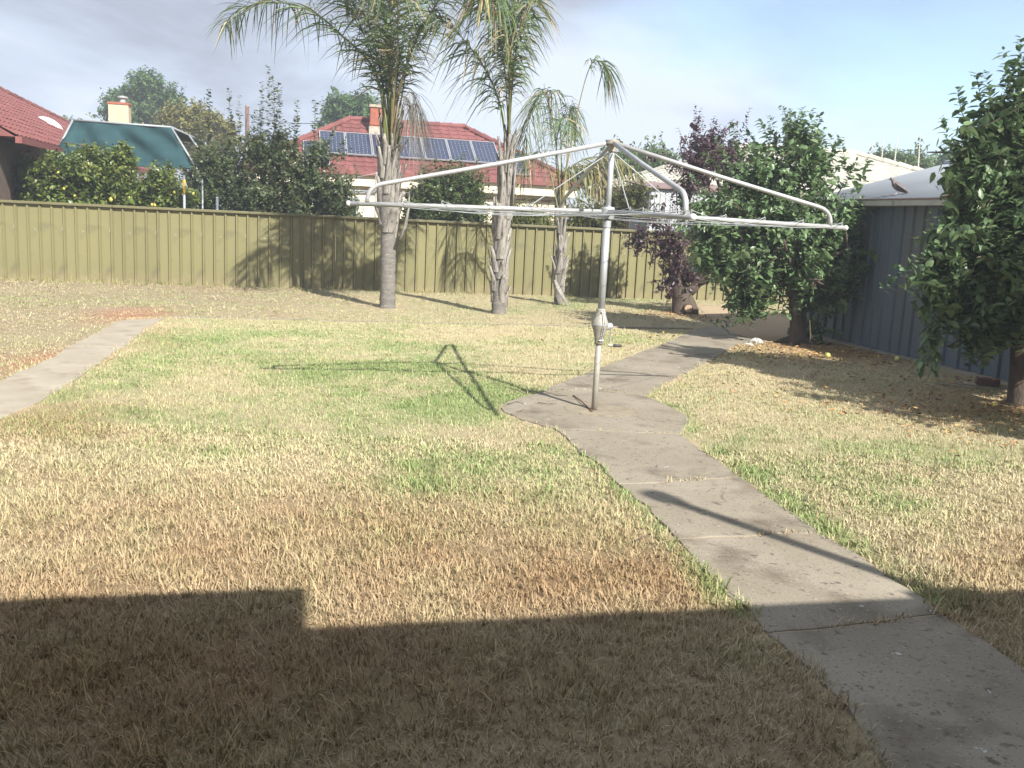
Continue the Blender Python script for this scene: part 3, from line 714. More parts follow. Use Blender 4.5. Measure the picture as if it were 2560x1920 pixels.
# ------------------------------------------------------------------ rotary clothes hoist
def build_hoist():
    B = np.array([hb[0], hb[1], 0.02]); R = 2.07; za = 1.655; zt = 2.205; a0 = 0.157
    lean = np.array([0.0, 0.0])
    t = Thing('clothes_hoist', 'galvanised rotary clothes hoist standing on the round concrete pad', 'clothes hoist', B)
    P = lambda z: np.array([B[0] + 0.012 * z / 2.2, B[1], z])
    MB().tube([P(-0.05), P(0.66)], 0.0255, 20).build('lower_post', 'galv_brown', thing=t, smooth=True)
    MB().tube([P(0.80), P(1.585)], 0.0285, 20).build('main_post', 'galv', thing=t, smooth=True)
    MB().tube([P(1.55), P(zt - 0.02)], 0.0225, 20).build('inner_post', 'galv', thing=t, smooth=True)
    MB().lathe(P(1.53), ZX, [(0, .0285), (0, .034), (.055, .034), (.056, .0285)], 20).build('collar', 'galv', thing=t, smooth=False)
    # gear housing
    gh = MB().lathe(P(0.575), ZX, [(0, .027), (0, .036), (.02, .036), (.06, .040), (.11, .052), (.145, .066), (.165, .069), (.185, .068), (.20, .060), (.24, .046), (.275, .036), (.285, .039), (.295, .039), (.295, .028)], 24).build('gear_housing', 'galv_brown', thing=t, smooth=True)
    MB().lathe(P(0.735), ZX, [(0, .0695), (.0, .0715), (.014, .0715), (.014, .068)], 24).build('housing_band', 'galv', parent=gh, thing=t)
    fl = MB(); fd = np.array([0.35, -0.93, 0]); fs_ = np.array([0.93, 0.35, 0])
    for q in (-.010, .004):
        pts = [(0.58, .030), (0.60, .045), (0.66, .052), (0.72, .074), (0.76, .077), (0.80, .066), (0.855, .046), (0.865, .036)]
        vs = []
        for z, r_ in pts:
            vs += [P(z) + fs_ * q + fd * .02, P(z) + fs_ * q + fd * r_, P(z) + fs_ * (q + .006) + fd * r_, P(z) + fs_ * (q + .006) + fd * .02]
        f_ = []
        for i in range(len(pts) - 1):
            for k in range(4): f_.append((4 * i + k, 4 * i + (k + 1) % 4, 4 * i + 4 + (k + 1) % 4, 4 * i + 4 + k))
        f_ += [(3, 2, 1, 0), tuple(4 * (len(pts) - 1) + k for k in range(4))]
        fl.add(vs, f_)
    fl.build('clamp_flange', 'galv_pale', parent=gh, thing=t)
    for z in (0.61, 0.70, 0.80, 0.845):
        MB().tube([P(z) + fd * .045 - fs_ * .02, P(z) + fd * .045 + fs_ * .02], .006, 6).build('clamp_bolt', 'galv', parent=gh, thing=t)
    cd = np.array([0.93, 0.30, 0.12]); cd /= np.linalg.norm(cd)
    MB().lathe(P(0.715) + cd * .03, cd, [(0, .034), (.03, .032), (.055, .027), (.072, .026), (.082, .018), (.084, .001)], 16).build('crank_boss', 'galv_pale', thing=t, smooth=True)
    ch = P(0.725) + cd * .10
    cr = MB(); cr.tube([ch, ch + np.array([.002, -.01, -.03]), ch + np.array([0, -.015, -.165])], .0058, 8)
    cr.lathe(ch + np.array([-.016, -.015, -.17]), [1, 0, 0], [(0, .013), (.04, .013)], 10)
    cro = cr.build('crank_handle', 'galv_brown', thing=t)
    MB().lathe(ch + np.array([.024, -.015, -.17]), [1, 0.05, 0], [(0, .009), (.01, .012), (.07, .012), (.075, .006)], 12).build('grip', 'black_grip', parent=cro, thing=t, smooth=True)
    # crown at the top
    MB().lathe(P(zt - .075), ZX, [(0, .026), (.0, .034), (.02, .036), (.055, .040), (.06, .058), (.088, .058), (.094, .03), (.10, .001)], 18).build('top_crown', 'galv_brown', thing=t)
    MB().lathe(P(za - .055), ZX, [(0, .030), (0, .050), (.03, .056), (.08, .056), (.095, .05), (.095, .0285)], 18).build('arm_hub', 'galv', thing=t)
    radii = [0.66, 1.0, 1.34, 1.68, 2.03]; hooks = {}
    for k in range(4):
        ang = a0 + k * math.pi / 2; d = np.array([math.cos(ang), math.sin(ang), 0]); s = np.array([-d[1], d[0], 0])
        AP = lambda r_, dz=0.0: np.array([B[0], B[1], 0]) + d * r_ + ZX * (za - 0.034 * (r_ / R) + dz) + np.array([.009, 0, 0])
        arm = MB().tube([AP(0.045), AP(R)], 0.0185, 12).build('arm', 'galv_pale', thing=t, smooth=True)
        MB().lathe(AP(R - .012), d, [(0, .0195), (.012, .021), (.022, .019), (.028, .010), (.029, .001)], 12).build('end_cap', 'plastic_white', parent=arm, thing=t, smooth=True)
        rs = R - 0.145
        top = P(zt - .012) + d * .045
        knee = AP(rs - .012, .135); knee2 = AP(rs, .0)
        pts = [top]
        e1 = knee + unit(top - knee) * .11; e2 = AP(rs, .045); pts += [top * .5 + e1 * .5 - ZX * .006, e1]
        for q in (0.2, 0.4, 0.6, 0.8, 1.0): pts.append(e1 * (1 - q) ** 2 + 2 * q * (1 - q) * knee + e2 * q * q)
        pts.append(AP(rs, .012))
        MB().tube(pts, 0.0175, 12).build('strut', 'galv_pale', thing=t, smooth=True)
        MB().tube([P(zt - .09) + d * .027, AP(.665, .012)], 0.0045, 6).build('stay_rod', 'galv', thing=t)
        for j, r_ in enumerate(radii):
            hk = MB(); c = AP(r_, .0)
            hk.tube([c + s * .021 * math.cos(q) + ZX * (.005 + .021 * math.sin(q)) for q in np.linspace(-2.6, -.5, 7)] , .0028, 5)
            hk.tube([c + ZX * .016 + ZX * (.016 + .014 * math.sin(q)) + d * .007 * math.cos(q) for q in np.linspace(-1.57, 4.7, 10)], .0028, 5)
            hk.build('line_hook', 'galv_pale', parent=arm, thing=t)
            hooks[(k, j)] = AP(r_, .040)
    for j in range(len(radii)):
        for k in range(4):
            p, q = hooks[(k, j)], hooks[((k + 1) % 4, j)]; L_ = np.linalg.norm(q - p); sag = 0.010 * L_ + random.uniform(.0, .03)
            pts = [p * (1 - u) + q * u - ZX * (4 * sag * u * (1 - u) + 0.028 * min(1, 8 * u) * min(1, 8 * (1 - u))) for u in np.linspace(0, 1, 15)]
            MB().tube(pts, 0.0023, 5).build('clothes_line', 'line_wire', thing=t)
build_hoist()
p0, p1 = G(1479, 1026, 0.03), G(1433, 986, 0.03)
t = Thing('rusty_rod', 'thin rusty rod lying on the concrete beside the hoist post', 'rod', (p0[0], p0[1], 0.018))
MB().tube([p0 - ZX * .007, p0 * .5 + p1 * .5 + ZX * .004, p1 - ZX * .007], 0.0055, 6).build('rod', 'rust', thing=t)
MB().ball(p0 + ZX * -.002, .012, 8).build('rod_end', 'rust', thing=t)

# ------------------------------------------------------------------ leaves, shoots, trees
def leaf_arrays(P, D, Nn, L, Wd, fold, droop, fine=False):
    """folded pointed leaves: eight triangles each when fine, else four"""
    n = len(P); D = unit(D); S_ = unit(np.cross(D, Nn)); U = unit(np.cross(S_, D))
    L = L[:, None]; Wd = Wd[:, None]; dn = np.array([0, 0, -1.0])
    if fine:
        m1 = P + D * L * .33 - U * Wd * fold * .8; m2 = P + D * L * .68 - U * Wd * fold + dn * L * droop * .35
        l1, r1 = (P + D * L * .28 + s_ * S_ * Wd * .46 + U * Wd * .04 for s_ in (1, -1)); l2, r2 = (P + D * L * .64 + s_ * S_ * Wd * .40 + dn * L * droop * .35 for s_ in (1, -1))
        tip = P + D * L + dn * L * droop - U * L * .06
        V = np.stack([P, m1, m2, tip, l1, l2, r1, r2], 1).reshape(-1, 3); k = np.arange(n)[:, None] * 8
        F = np.concatenate([k + q for q in ([0, 1, 4], [1, 5, 4], [1, 2, 5], [2, 3, 5], [0, 6, 1], [1, 6, 7], [1, 7, 2], [2, 7, 3])], 0)
        return V, F
    mid = P + D * L * 0.45 - U * Wd * fold; lf = P + D * L * 0.42 + S_ * Wd * 0.5; rt = P + D * L * 0.42 - S_ * Wd * 0.5
    tip = P + D * L + dn * L * droop - U * L * .05
    V = np.stack([P, lf, mid, rt, tip], 1).reshape(-1, 3); k = np.arange(n)[:, None] * 5
    F = np.concatenate([k + [0, 2, 1], k + [1, 2, 4], k + [0, 3, 2], k + [2, 3, 4]], 0)
    return V, F
def bez(p, c, q, n):
    u = np.linspace(0, 1, n)[:, None]; return p * (1 - u) ** 2 + 2 * u * (1 - u) * c + q * u * u
class Crown:
    def __init__(s, leaf_len, leaf_wid, cols, fold=.15, droop=.2, spacing=.035, seed=1):
        s.r = np.random.RandomState(seed); s.ll, s.lw, s.cols = leaf_len, leaf_wid, [np.array(c) for c in cols]; s.fold, s.droop, s.sp = fold, droop, spacing
        s.P, s.D, s.N, s.L, s.C = [], [], [], [], []; s.tw = MB(); s.twp = .45; s.fine = True
    def shoot(s, p, q, bare=0.3, bend=0.15, r0=.006, dense=1.0, twig=True, up=0.3, size=1.0):
        bare = bare * .45
        p, q = np.array(p, float), np.array(q, float); v = q - p; L_ = np.linalg.norm(v)
        c = (p + q) / 2 + s.r.normal(0, 1, 3) * L_ * bend * .5 + np.array([0, 0, -1.0]) * L_ * bend * up
        pts = bez(p, c, q, 7)
        if twig and s.r.rand() < s.twp: s.tw.tube([pts[1], pts[3], pts[5], pts[6]], [r0 * .7, r0 * .55, r0 * .35, r0 * .2], 4, caps=False)
        n = max(2, int(L_ * (1 - bare) / s.sp * dense)); u = bare + (1 - bare) * (np.arange(n) + s.r.rand(n)) / n
        pos = np.stack([np.interp(u, np.linspace(0, 1, 7), pts[:, k]) for k in range(3)], -1)
        ax = unit(pts[6] - pts[3]); phi = np.arange(n) * 2.4 + s.r.rand() * 6 + s.r.normal(0, .4, n)
        e1 = unit(np.cross(ax, np.array([.3, .2, 1.0]) if abs(ax[2]) < .8 else np.array([1.0, .2, 0]))); e2 = np.cross(ax, e1)
        rad = e1 * np.cos(phi)[:, None] + e2 * np.sin(phi)[:, None]
        D = unit(rad * s.r.uniform(.5, 1.0, (n, 1)) + ax * s.r.uniform(.25, .8, (n, 1)) + np.array([0, 0, -.12]) + s.r.normal(0, .18, (n, 3)))
        Nn = unit(ax * .8 - rad * .2 + np.array([0, 0, .7]) + s.r.normal(0, .35, (n, 3)))
        s.P.append(pos); s.D.append(D); s.N.append(Nn)
        s.L.append(s.ll * size * (.42 + .78 * s.r.rand(n) ** .8) * np.clip(1.25 - .5 * u, .6, 1.2))
        w = s.r.dirichlet([1.2] * len(s.cols), n); s.C.append((w @ np.array(s.cols)) * s.r.uniform(.75, 1.25, (n, 1)))
    def fill(s, ell, skel, n_each=1.0, slen=(.35, .7), outward=0.5, rise=.35, bare=.25, surf=2.2, dense=1.0):
        """shoots ending inside ellipsoids (cx,cy,cz,rx,ry,rz,n), growing out of the skeleton's nearest point"""
        skel = np.array(skel, float)
        for (cx, cy, cz, rx, ry, rz, n) in ell:
            for k in range(int(n * n_each)):
                d = unit(s.r.normal(0, 1, 3)); rr = s.r.rand() ** (1 / surf); q = np.array([cx, cy, cz]) + d * rr * np.array([rx, ry, rz])
                g = unit(d * outward * np.array([1, 1, .6]) + np.array([0, 0, rise]) + s.r.normal(0, .25, 3))
                L_ = s.r.uniform(*slen); p = q - g * L_
                s.shoot(p, q, bare=bare, dense=dense, r0=.004 + .004 * L_)
                i = np.argmin(((skel - p) ** 2).sum(1))
                if s.r.rand() < .2 and np.linalg.norm(skel[i] - p) < .7:
                    m = bez(skel[i], (skel[i] + p) / 2 + np.array([0, 0, .05]), p, 5)
                    s.tw.tube(list(m), list(np.linspace(.014, .006, 5)), 4, caps=False)
    def build(s, thing, leafmat='leaf', twigs=True, name='foliage'):
        P, D, Nn, L_, C = (np.concatenate(a) for a in (s.P, s.D, s.N, s.L, s.C))
        V, F = leaf_arrays(P, D, Nn, L_, L_ * s.lw / s.ll * s.r.uniform(.8, 1.15, len(L_)), s.fold, s.droop, s.fine)
        o = np_mesh(name, V, F, np.repeat(C, 8 if s.fine else 5, 0), leafmat, thing=thing); o['kind'] = 'stuff'
        if twigs and s.tw.n: s.tw.build('branches', 'twig', thing=thing)
        return len(L_)
def ell_px(px, py, rx, ry, Y, n, dep=1.0):
    """an ellipsoid given by its outline in the photograph and its distance"""
    c = W(px, py, Y); m = Y / FPX
    return (c[0], c[1], c[2], rx * m, (rx + ry) / 2 * m * dep, ry * m, n)
def limb(m, pts, r):
    m.tube(pts, r, 9)

# apple-like fruit tree beside the shed
def build_fruit_tree():
    b = G(1995, 862); Y = b[1]
    t = Thing('fruit_tree', 'leafy green fruit tree growing beside the path in front of the shed', 'tree', (b[0], b[1], 0.0))
    m = MB(); top = W(1985, 690, Y)
    limb(m, [b - ZX * .1, b + ZX * .12 + AX * .02, W(1996, 800, Y), W(1990, 750, Y), top], [.19, .15, .12, .105, .09])
    sk = [top]
    for (px, py, dy, r_) in ((1880, 560, -.3, .05), (1930, 430, .1, .05), (2000, 380, -.1, .055), (2080, 520, .25, .045), (2120, 620, -.35, .04), (1860, 680, .3, .04), (1960, 600, -.6, .04), (2050, 700, -.5, .035)):
        q = W(px, py, Y + dy); mid = (top + q) / 2 + np.array([0, 0, -.05]); pts = bez(top, mid, q, 6); limb(m, list(pts), list(np.linspace(r_, .014, 6))); sk += list(pts)
    for k in range(5):
        an = k * 1.3 + .3; limb(m, [b + ZX * .10, b + np.array([math.cos(an) * .22, math.sin(an) * .22, .03]), b + np.array([math.cos(an) * .38, math.sin(an) * .38, -.03])], [.07, .05, .02])
    m.build('trunk', 'bark', thing=t, smooth=True)
    cr = Crown(.106, .058, ((.10, .175, .065), (.145, .225, .09), (.07, .13, .05), (.21, .265, .13)), seed=3, spacing=.020)
    el = [ell_px(2000, 330, 60, 70, Y, 26), ell_px(1930, 420, 130, 80, Y, 70), ell_px(2040, 400, 45, 60, Y, 14), ell_px(1810, 520, 100, 85, Y, 75), ell_px(1790, 610, 70, 60, Y, 36), ell_px(1960, 540, 160, 110, Y, 130),
          ell_px(2095, 545, 80, 75, Y, 45), ell_px(1880, 640, 120, 75, Y, 70), ell_px(2030, 650, 130, 85, Y, 85), ell_px(2110, 640, 65, 60, Y, 28), ell_px(1880, 715, 75, 60, Y, 34), ell_px(2060, 715, 75, 40, Y, 22),
          ell_px(2040, 805, 24, 24, Y - .15, 4)]
    cr.fill(el, sk, rise=.45, n_each=1.95)
    for (x0, y0, x1, y1) in ((2000, 400, 1955, 262), (2010, 400, 2005, 268), (2015, 400, 2052, 285), (2020, 430, 2078, 345), (2050, 440, 2100, 342), (1870, 470, 1830, 300), (1880, 480, 1760, 380), (2100, 480, 2140, 400), (2120, 560, 2190, 520), (2120, 650, 2185, 670), (1990, 380, 1975, 275), (2000, 370, 2030, 270), (1960, 400, 1900, 300), (1930, 420, 1870, 330), (1950, 400, 1925, 290), (1850, 480, 1790, 350), (1800, 520, 1730, 440), (1790, 540, 1700, 500), (1790, 600, 1690, 560), (1820, 680, 1745, 640), (2140, 480, 2170, 400), (2120, 440, 2105, 350), (2130, 600, 2200, 585), (2020, 790, 2060, 825), (1900, 710, 1870, 785), (1870, 700, 1815, 770)):
        cr.shoot(W(x0, y0, Y), W(x1, y1, Y + random.uniform(-.3, .3)), bare=.1, bend=.1, r0=.007, dense=1.5, size=1.15)
    cr.build(t)
    # stake tied near the trunk
    s0 = G(2026, 880); st = Thing('garden_stake', 'thin pale stake standing in front of the fruit tree trunk', 'stake', (s0[0], s0[1], 0))
    MB().tube([s0 - ZX * .1, W(2026, 835, s0[1]), W(2024, 800, s0[1])], [.010, .009, .007], 6).build('stake', 'twig', thing=st)
build_fruit_tree()

# big tree cut by the right edge
def build_big_tree():
    b = G(2548, 1022); Y = b[1]
    t = Thing('tall_fruit_tree', 'tall dark fruit tree cut off by the right edge of the picture', 'tree', (b[0], b[1], 0.0))
    m = MB(); top = W(2550, 800, Y)
    limb(m, [b - ZX * .1, b + ZX * .1, W(2552, 920, Y), top], [.17, .125, .10, .085]); sk = [top]
    for (px, py, dy, r_) in ((2480, 400, .1, .045), (2560, 250, 0, .05), (2650, 420, .2, .05), (2500, 740, .2, .035), (2720, 650, -.1, .05), ):
        q = W(px, py, Y + dy); pts = bez(top, (top + q) / 2 + np.array([0, 0, -.06]), q, 6); limb(m, list(pts), list(np.linspace(r_, .012, 6))); sk += list(pts)
    m.build('trunk', 'bark', thing=t, smooth=True)
    cr = Crown(.110, .058, ((.09, .16, .062), (.13, .205, .082), (.066, .12, .05), (.20, .255, .125)), seed=5, spacing=.021)
    el = [ell_px(2590, 250, 90, 130, Y, 80), ell_px(2520, 330, 70, 110, Y, 60), ell_px(2470, 300, 35, 60, Y, 18), ell_px(2450, 420, 90, 110, Y, 75), ell_px(2560, 480, 150, 160, Y, 130), ell_px(2420, 560, 100, 90, Y, 60), ell_px(2520, 640, 150, 110, Y, 110),
          ell_px(2390, 680, 80, 80, Y, 50), ell_px(2480, 760, 110, 70, Y, 50), ell_px(2700, 500, 170, 220, Y, 130), ell_px(2700, 720, 150, 100, Y, 60), ell_px(2340, 620, 50, 55, Y, 14)]
    el += [(5.3, 6.6, 2.1, 1.05, 1.0, 1.05, 130), (5.0, 7.9, 1.7, .8, .8, .8, 90), (5.9, 8.3, 2.2, .9, .9, 1.0, 60)]
    cr.fill(el, sk, rise=.5, slen=(.35, .7), n_each=1.6)
    for (x0, y0, x1, y1) in ((2400, 420, 2352, 292), (2440, 340, 2395, 218), (2470, 330, 2440, 182), (2490, 300, 2462, 178), (2520, 260, 2508, 125), (2560, 240, 2552, 93), (2380, 560, 2290, 600), (2380, 720, 2290, 690), (2330, 800, 2300, 930), (2350, 800, 2330, 925), (2450, 850, 2560, 800)):
        cr.shoot(W(x0, y0, Y), W(x1, y1, Y + random.uniform(-.2, .2)), bare=.12, bend=.1, r0=.007, dense=1.6, size=1.1)
    cr.build(t)
build_big_tree()

# purple-leaved plum by the fence
def build_plum():
    b = G(1713, 786); Y = b[1]
    t = Thing('plum_tree', 'purple leaved plum tree with thick dark stump in front of the fence', 'tree', (b[0], b[1], 0.0))
    m = MB(); c1 = W(1705, 740, Y)
    limb(m, [b - ZX * .1 - AX * .03, b + ZX * .08, c1, W(1690, 700, Y), W(1700, 640, Y)], [.30, .25, .19, .15, .09])
    limb(m, [c1, W(1735, 720, Y - .05), W(1755, 695, Y), W(1790, 650, Y)], [.13, .09, .07, .04])
    limb(m, [W(1752, 700, Y), W(1775, 690, Y), W(1795, 697, Y)], [.04, .03, .02]) if False else None
    limb(m, [W(1748, 712, Y - .1), W(1770, 704, Y - .15), W(1793, 696, Y - .2)], [.035, .03, .026])
    sk = [W(1690, 700, Y), W(1700, 640, Y), W(1790, 650, Y)]
    for (px, py, dy, r_) in ((1650, 560, -.2, .03), (1710, 420, 0, .03), (1760, 340, .2, .025), (1800, 380, -.2, .025), (1620, 620, .2, .02), (1860, 560, .2, .03), (1690, 460, .3, .02)):
        p = sk[random.choice((0, 1, 2))]; q = W(px, py, Y + dy); pts = bez(p, (p + q) / 2, q, 6); limb(m, list(pts), list(np.linspace(r_, .008, 6))); sk += list(pts)
    m.build('trunk', 'bark', thing=t, smooth=True)
    f = W(1722, 772, Y - .3)
    MB().tube([f + np.array([-.02, .22, .02]), f + np.array([0, .03, 0])], [.10, .085], 14).build('cut_branch', 'bark', thing=t)
    MB().tube([f + np.array([0, .031, 0]), f + np.array([0.0, .012, 0])], [.072, .068], 14).build('cut_face', 'cut_wood', thing=t)
    cr = Crown(.072, .048, ((.060, .030, .042), (.095, .050, .062), (.042, .023, .032), (.13, .075, .085)), seed=8, spacing=.019, droop=.3)
    el = [ell_px(1745, 400, 75, 65, Y, 80), ell_px(1830, 375, 65, 60, Y, 60), ell_px(1780, 350, 60, 45, Y, 34), ell_px(1740, 330, 25, 45, Y, 12), ell_px(1720, 480, 60, 60, Y, 20), ell_px(1675, 600, 60, 45, Y, 40), ell_px(1700, 660, 65, 50, Y, 46), ell_px(1780, 640, 55, 40, Y, 34),
          ell_px(1600, 585, 60, 28, Y, 16), ell_px(1690, 700, 45, 30, Y, 22), ell_px(1650, 540, 70, 40, Y, 18), ell_px(1870, 560, 60, 60, Y, 18), ell_px(1730, 560, 60, 45, Y, 16), ell_px(1660, 385, 14, 20, Y, 3)]
    cr.fill(el, sk, rise=.4, slen=(.3, .6), n_each=1.5)
    for (x0, y0, x1, y1) in ((1735, 380, 1738, 258), (1745, 390, 1753, 268), (1720, 400, 1695, 318), (1800, 390, 1790, 300), (1840, 380, 1878, 268), (1860, 390, 1868, 285), (1780, 380, 1785, 290), (1670, 440, 1652, 330)):
        cr.shoot(W(x0, y0, Y), W(x1, y1, Y + random.uniform(-.3, .3)), bare=.15, bend=.08, r0=.007, dense=1.1, size=1.1)
    cr.build(t)
build_plum()

# ------------------------------------------------------------------ palms
def catmull(pts, n):
    P = np.array([2 * pts[0] - pts[1]] + list(pts) + [2 * pts[-1] - pts[-2]]); out = []
    m = len(pts) - 1
    for u in np.linspace(0, m - 1e-6, n):
        i = int(u); t = u - i; a, b, c, d = P[i], P[i + 1], P[i + 2], P[i + 3]
        out.append(.5 * ((2 * b) + (-a + c) * t + (2 * a - 5 * b + 4 * c - d) * t * t + (-a + 3 * b - 3 * c + d) * t ** 3))
    return np.array(out)
def frond(t, ctrl, r, n_leaf=62, leaf=.62, start=.2, droop=.55, dry=.12, wid=.013, rach=.018, cols=None, plume=.5):
    """a feather frond along control points; leaflets hang off both sides"""
    pts = catmull(ctrl, 26); L_ = np.linalg.norm(np.diff(pts, axis=0), axis=1).sum()
    m = MB(); m.tube(list(pts), list(np.linspace(rach, .004, 26)), 6)
    rv = np.array(m.v); tri = []
    for q in m.f:
        for k in range(1, len(q) - 1): tri.append((q[0], q[k], q[k + 1]))
    V = [rv]; F = [np.array(tri)]; rc = np.array((.16, .17, .055)) if r.rand() > .3 else np.array((.24, .19, .09))
    C = [np.tile(rc, (len(rv), 1))]; k0 = len(rv)
    u = np.repeat(np.linspace(start, .995, n_leaf), 2) + r.normal(0, .004, n_leaf * 2); u = np.clip(u, start, 1.0); n = len(u)
    sg = np.tile([-1.0, 1.0], n_leaf)
    pos = np.stack([np.interp(u, np.linspace(0, 1, 26), pts[:, k]) for k in range(3)], -1)
    tang = np.stack([np.interp(u, np.linspace(0, 1, 26), np.gradient(pts, axis=0)[:, k]) for k in range(3)], -1); tang = unit(tang)
    upv = np.array([0, 0, 1.0]); sd = np.cross(tang, upv); sd = unit(sd + np.array([.02, .01, 0])); nn = np.cross(sd, tang)
    th = r.normal(0, plume, n)[:, None]
    side = (sd * np.cos(th) + nn * np.sin(th)) * sg[:, None]
    d0 = unit(side * .85 + tang * r.uniform(.45, .95, (n, 1)) + r.normal(0, .1, (n, 3)))
    ll = leaf * (0.45 + 0.85 * np.sin(np.clip((u - start) / (1 - start), 0, 1) * math.pi * .8 + .35)) * r.uniform(.75, 1.1, n)
    g = droop * r.uniform(.6, 1.4, n)
    S4 = np.array([0, .3, .62, 1.0]); wdt = np.array([.6, 1.0, .75, .06]) * wid
    wv = unit(np.cross(d0, upv) + r.normal(0, .5, (n, 3)))
    col = np.array(cols if cols is not None else ((.050, .095, .030), (.085, .140, .045), (.12, .165, .06)))
    w = r.dirichlet([1] * len(col), n); cc = w @ col
    dr = r.rand(n) < dry; cc[dr] = np.array((.30, .235, .12)) * r.uniform(.7, 1.2, (dr.sum(), 1))
    cc = cc * r.uniform(.75, 1.25, (n, 1))
    vs, cs = [], []
    for j in range(4):
        p = pos + d0 * (ll * S4[j])[:, None] - upv * (g * ll * S4[j] ** 2)[:, None]
        vs += [p - wv * wdt[j], p + wv * wdt[j]]; tipc = cc * (1 - .25 * (j == 3)) + np.array((.30, .24, .13)) * .25 * (j == 3); cs += [tipc, tipc]
    VV = np.stack(vs, 1).reshape(-1, 3); CC = np.stack(cs, 1).reshape(-1, 3); b = np.arange(n)[:, None] * 8 + k0
    for j in range(3): F.append(b + [2 * j, 2 * j + 1, 2 * j + 3]); F.append(b + [2 * j, 2 * j + 3, 2 * j + 2])
    V.append(VV); C.append(CC)
    o = np_mesh('frond', np.concatenate(V), np.concatenate(F), np.concatenate(C), 'frond', thing=t); return o
def boot(t, p, out, h, w, flare, r, matn='palm_boot', lean=0.0):
    """an old leaf base clasping the trunk: a tapering curved plate with thickness"""
    out = unit(out); sd = np.cross(out, ZX); m = MB(); vs, fs = [], []; rows = 5
    for i in range(rows):
        u = i / (rows - 1); ww = w * (1 - .72 * u ** 1.3); c = p + ZX * h * u + out * (flare * u ** 2 + .018) + sd * lean * u
        curl = w * .35 * (1 - .5 * u)
        for s_, o_ in ((-1, -curl), (-.45, 0), (.45, 0), (1, -curl)): vs.append(c + sd * s_ * ww * .5 + out * (o_ + .012 * math.sin(5 * u + s_ * 2)))
    k = len(vs); vs += [v - out * .018 for v in vs]
    for i in range(rows - 1):
        for j in range(3):
            a = i * 4 + j; fs += [(a, a + 1, a + 5, a + 4), (k + a + 4, k + a + 5, k + a + 1, k + a)]
        for a, b in ((i * 4, i * 4 + 4), (i * 4 + 7, i * 4 + 3)): fs.append((a, b, k + b, k + a))
    a = (rows - 1) * 4; fs += [(a, a + 1, k + a + 1, k + a), (a + 1, a + 2, k + a + 2, k + a + 1), (a + 2, a + 3, k + a + 3, k + a + 2)]
    m.add(vs, fs); m.build('leaf_base', matn, thing=t, smooth=True)
def palm(label, base_px, spine, ring_top, boots, fronds, seed, name='palm_tree', shaft=None, rings=True):
    r = np.random.RandomState(seed); b = G(*base_px); Y = b[1]
    t = Thing(name, label, 'palm', (b[0], b[1], 0.0), 'palms in front of the back fence')
    pts = [b - ZX * .1] + [W(px, py, Y) for px, py, _ in spine]; rad = [spine[0][2] * 1.04] + [q[2] for q in spine]
    cur = catmull(pts, 40); rr = np.interp(np.linspace(0, 1, 40), np.linspace(0, 1, len(rad)), rad)
    m = MB()
    if rings:                                  # leaf-scar rings on the bare lower trunk
        P2, R2 = [], []
        for i in range(39):
            for q in (0, .5):
                z = cur[i] * (1 - q) + cur[i + 1] * q; P2.append(z)
                ph = (z[2] % .155) / .155; R2.append((rr[i] * (1 - q) + rr[i + 1] * q) * (1.07 - .11 * ph if z[2] < ring_top else .93))
        m.tube(P2, R2, 18)
    else: m.tube(list(cur), list(rr), 14)
    m.build('trunk', 'palm_bark', thing=t, smooth=True)
    for (z0, z1, n, h, w, fl) in boots:
        for k in range(n):
            z = z0 + (z1 - z0) * (k + r.rand() * .6) / n; i = int(np.argmin(abs(cur[:, 2] - z))); an = k * 2.4 + r.rand() * .8
            o = np.array([math.cos(an), math.sin(an), 0]); boot(t, cur[i] + o * rr[i] * .95, o, h * r.uniform(.6, 1.3), w * r.uniform(.5, 1.05), .025 + fl * r.uniform(.3, 1.9), r, lean=r.normal(0, .05))
    for f in fronds:
        kw = dict(f[1]) if len(f) > 1 else {}
        ctrl = [W(px, py, Y + dy) for px, py, dy in f[0]]
        frond(t, ctrl, r, **kw)
    return t, Y, r
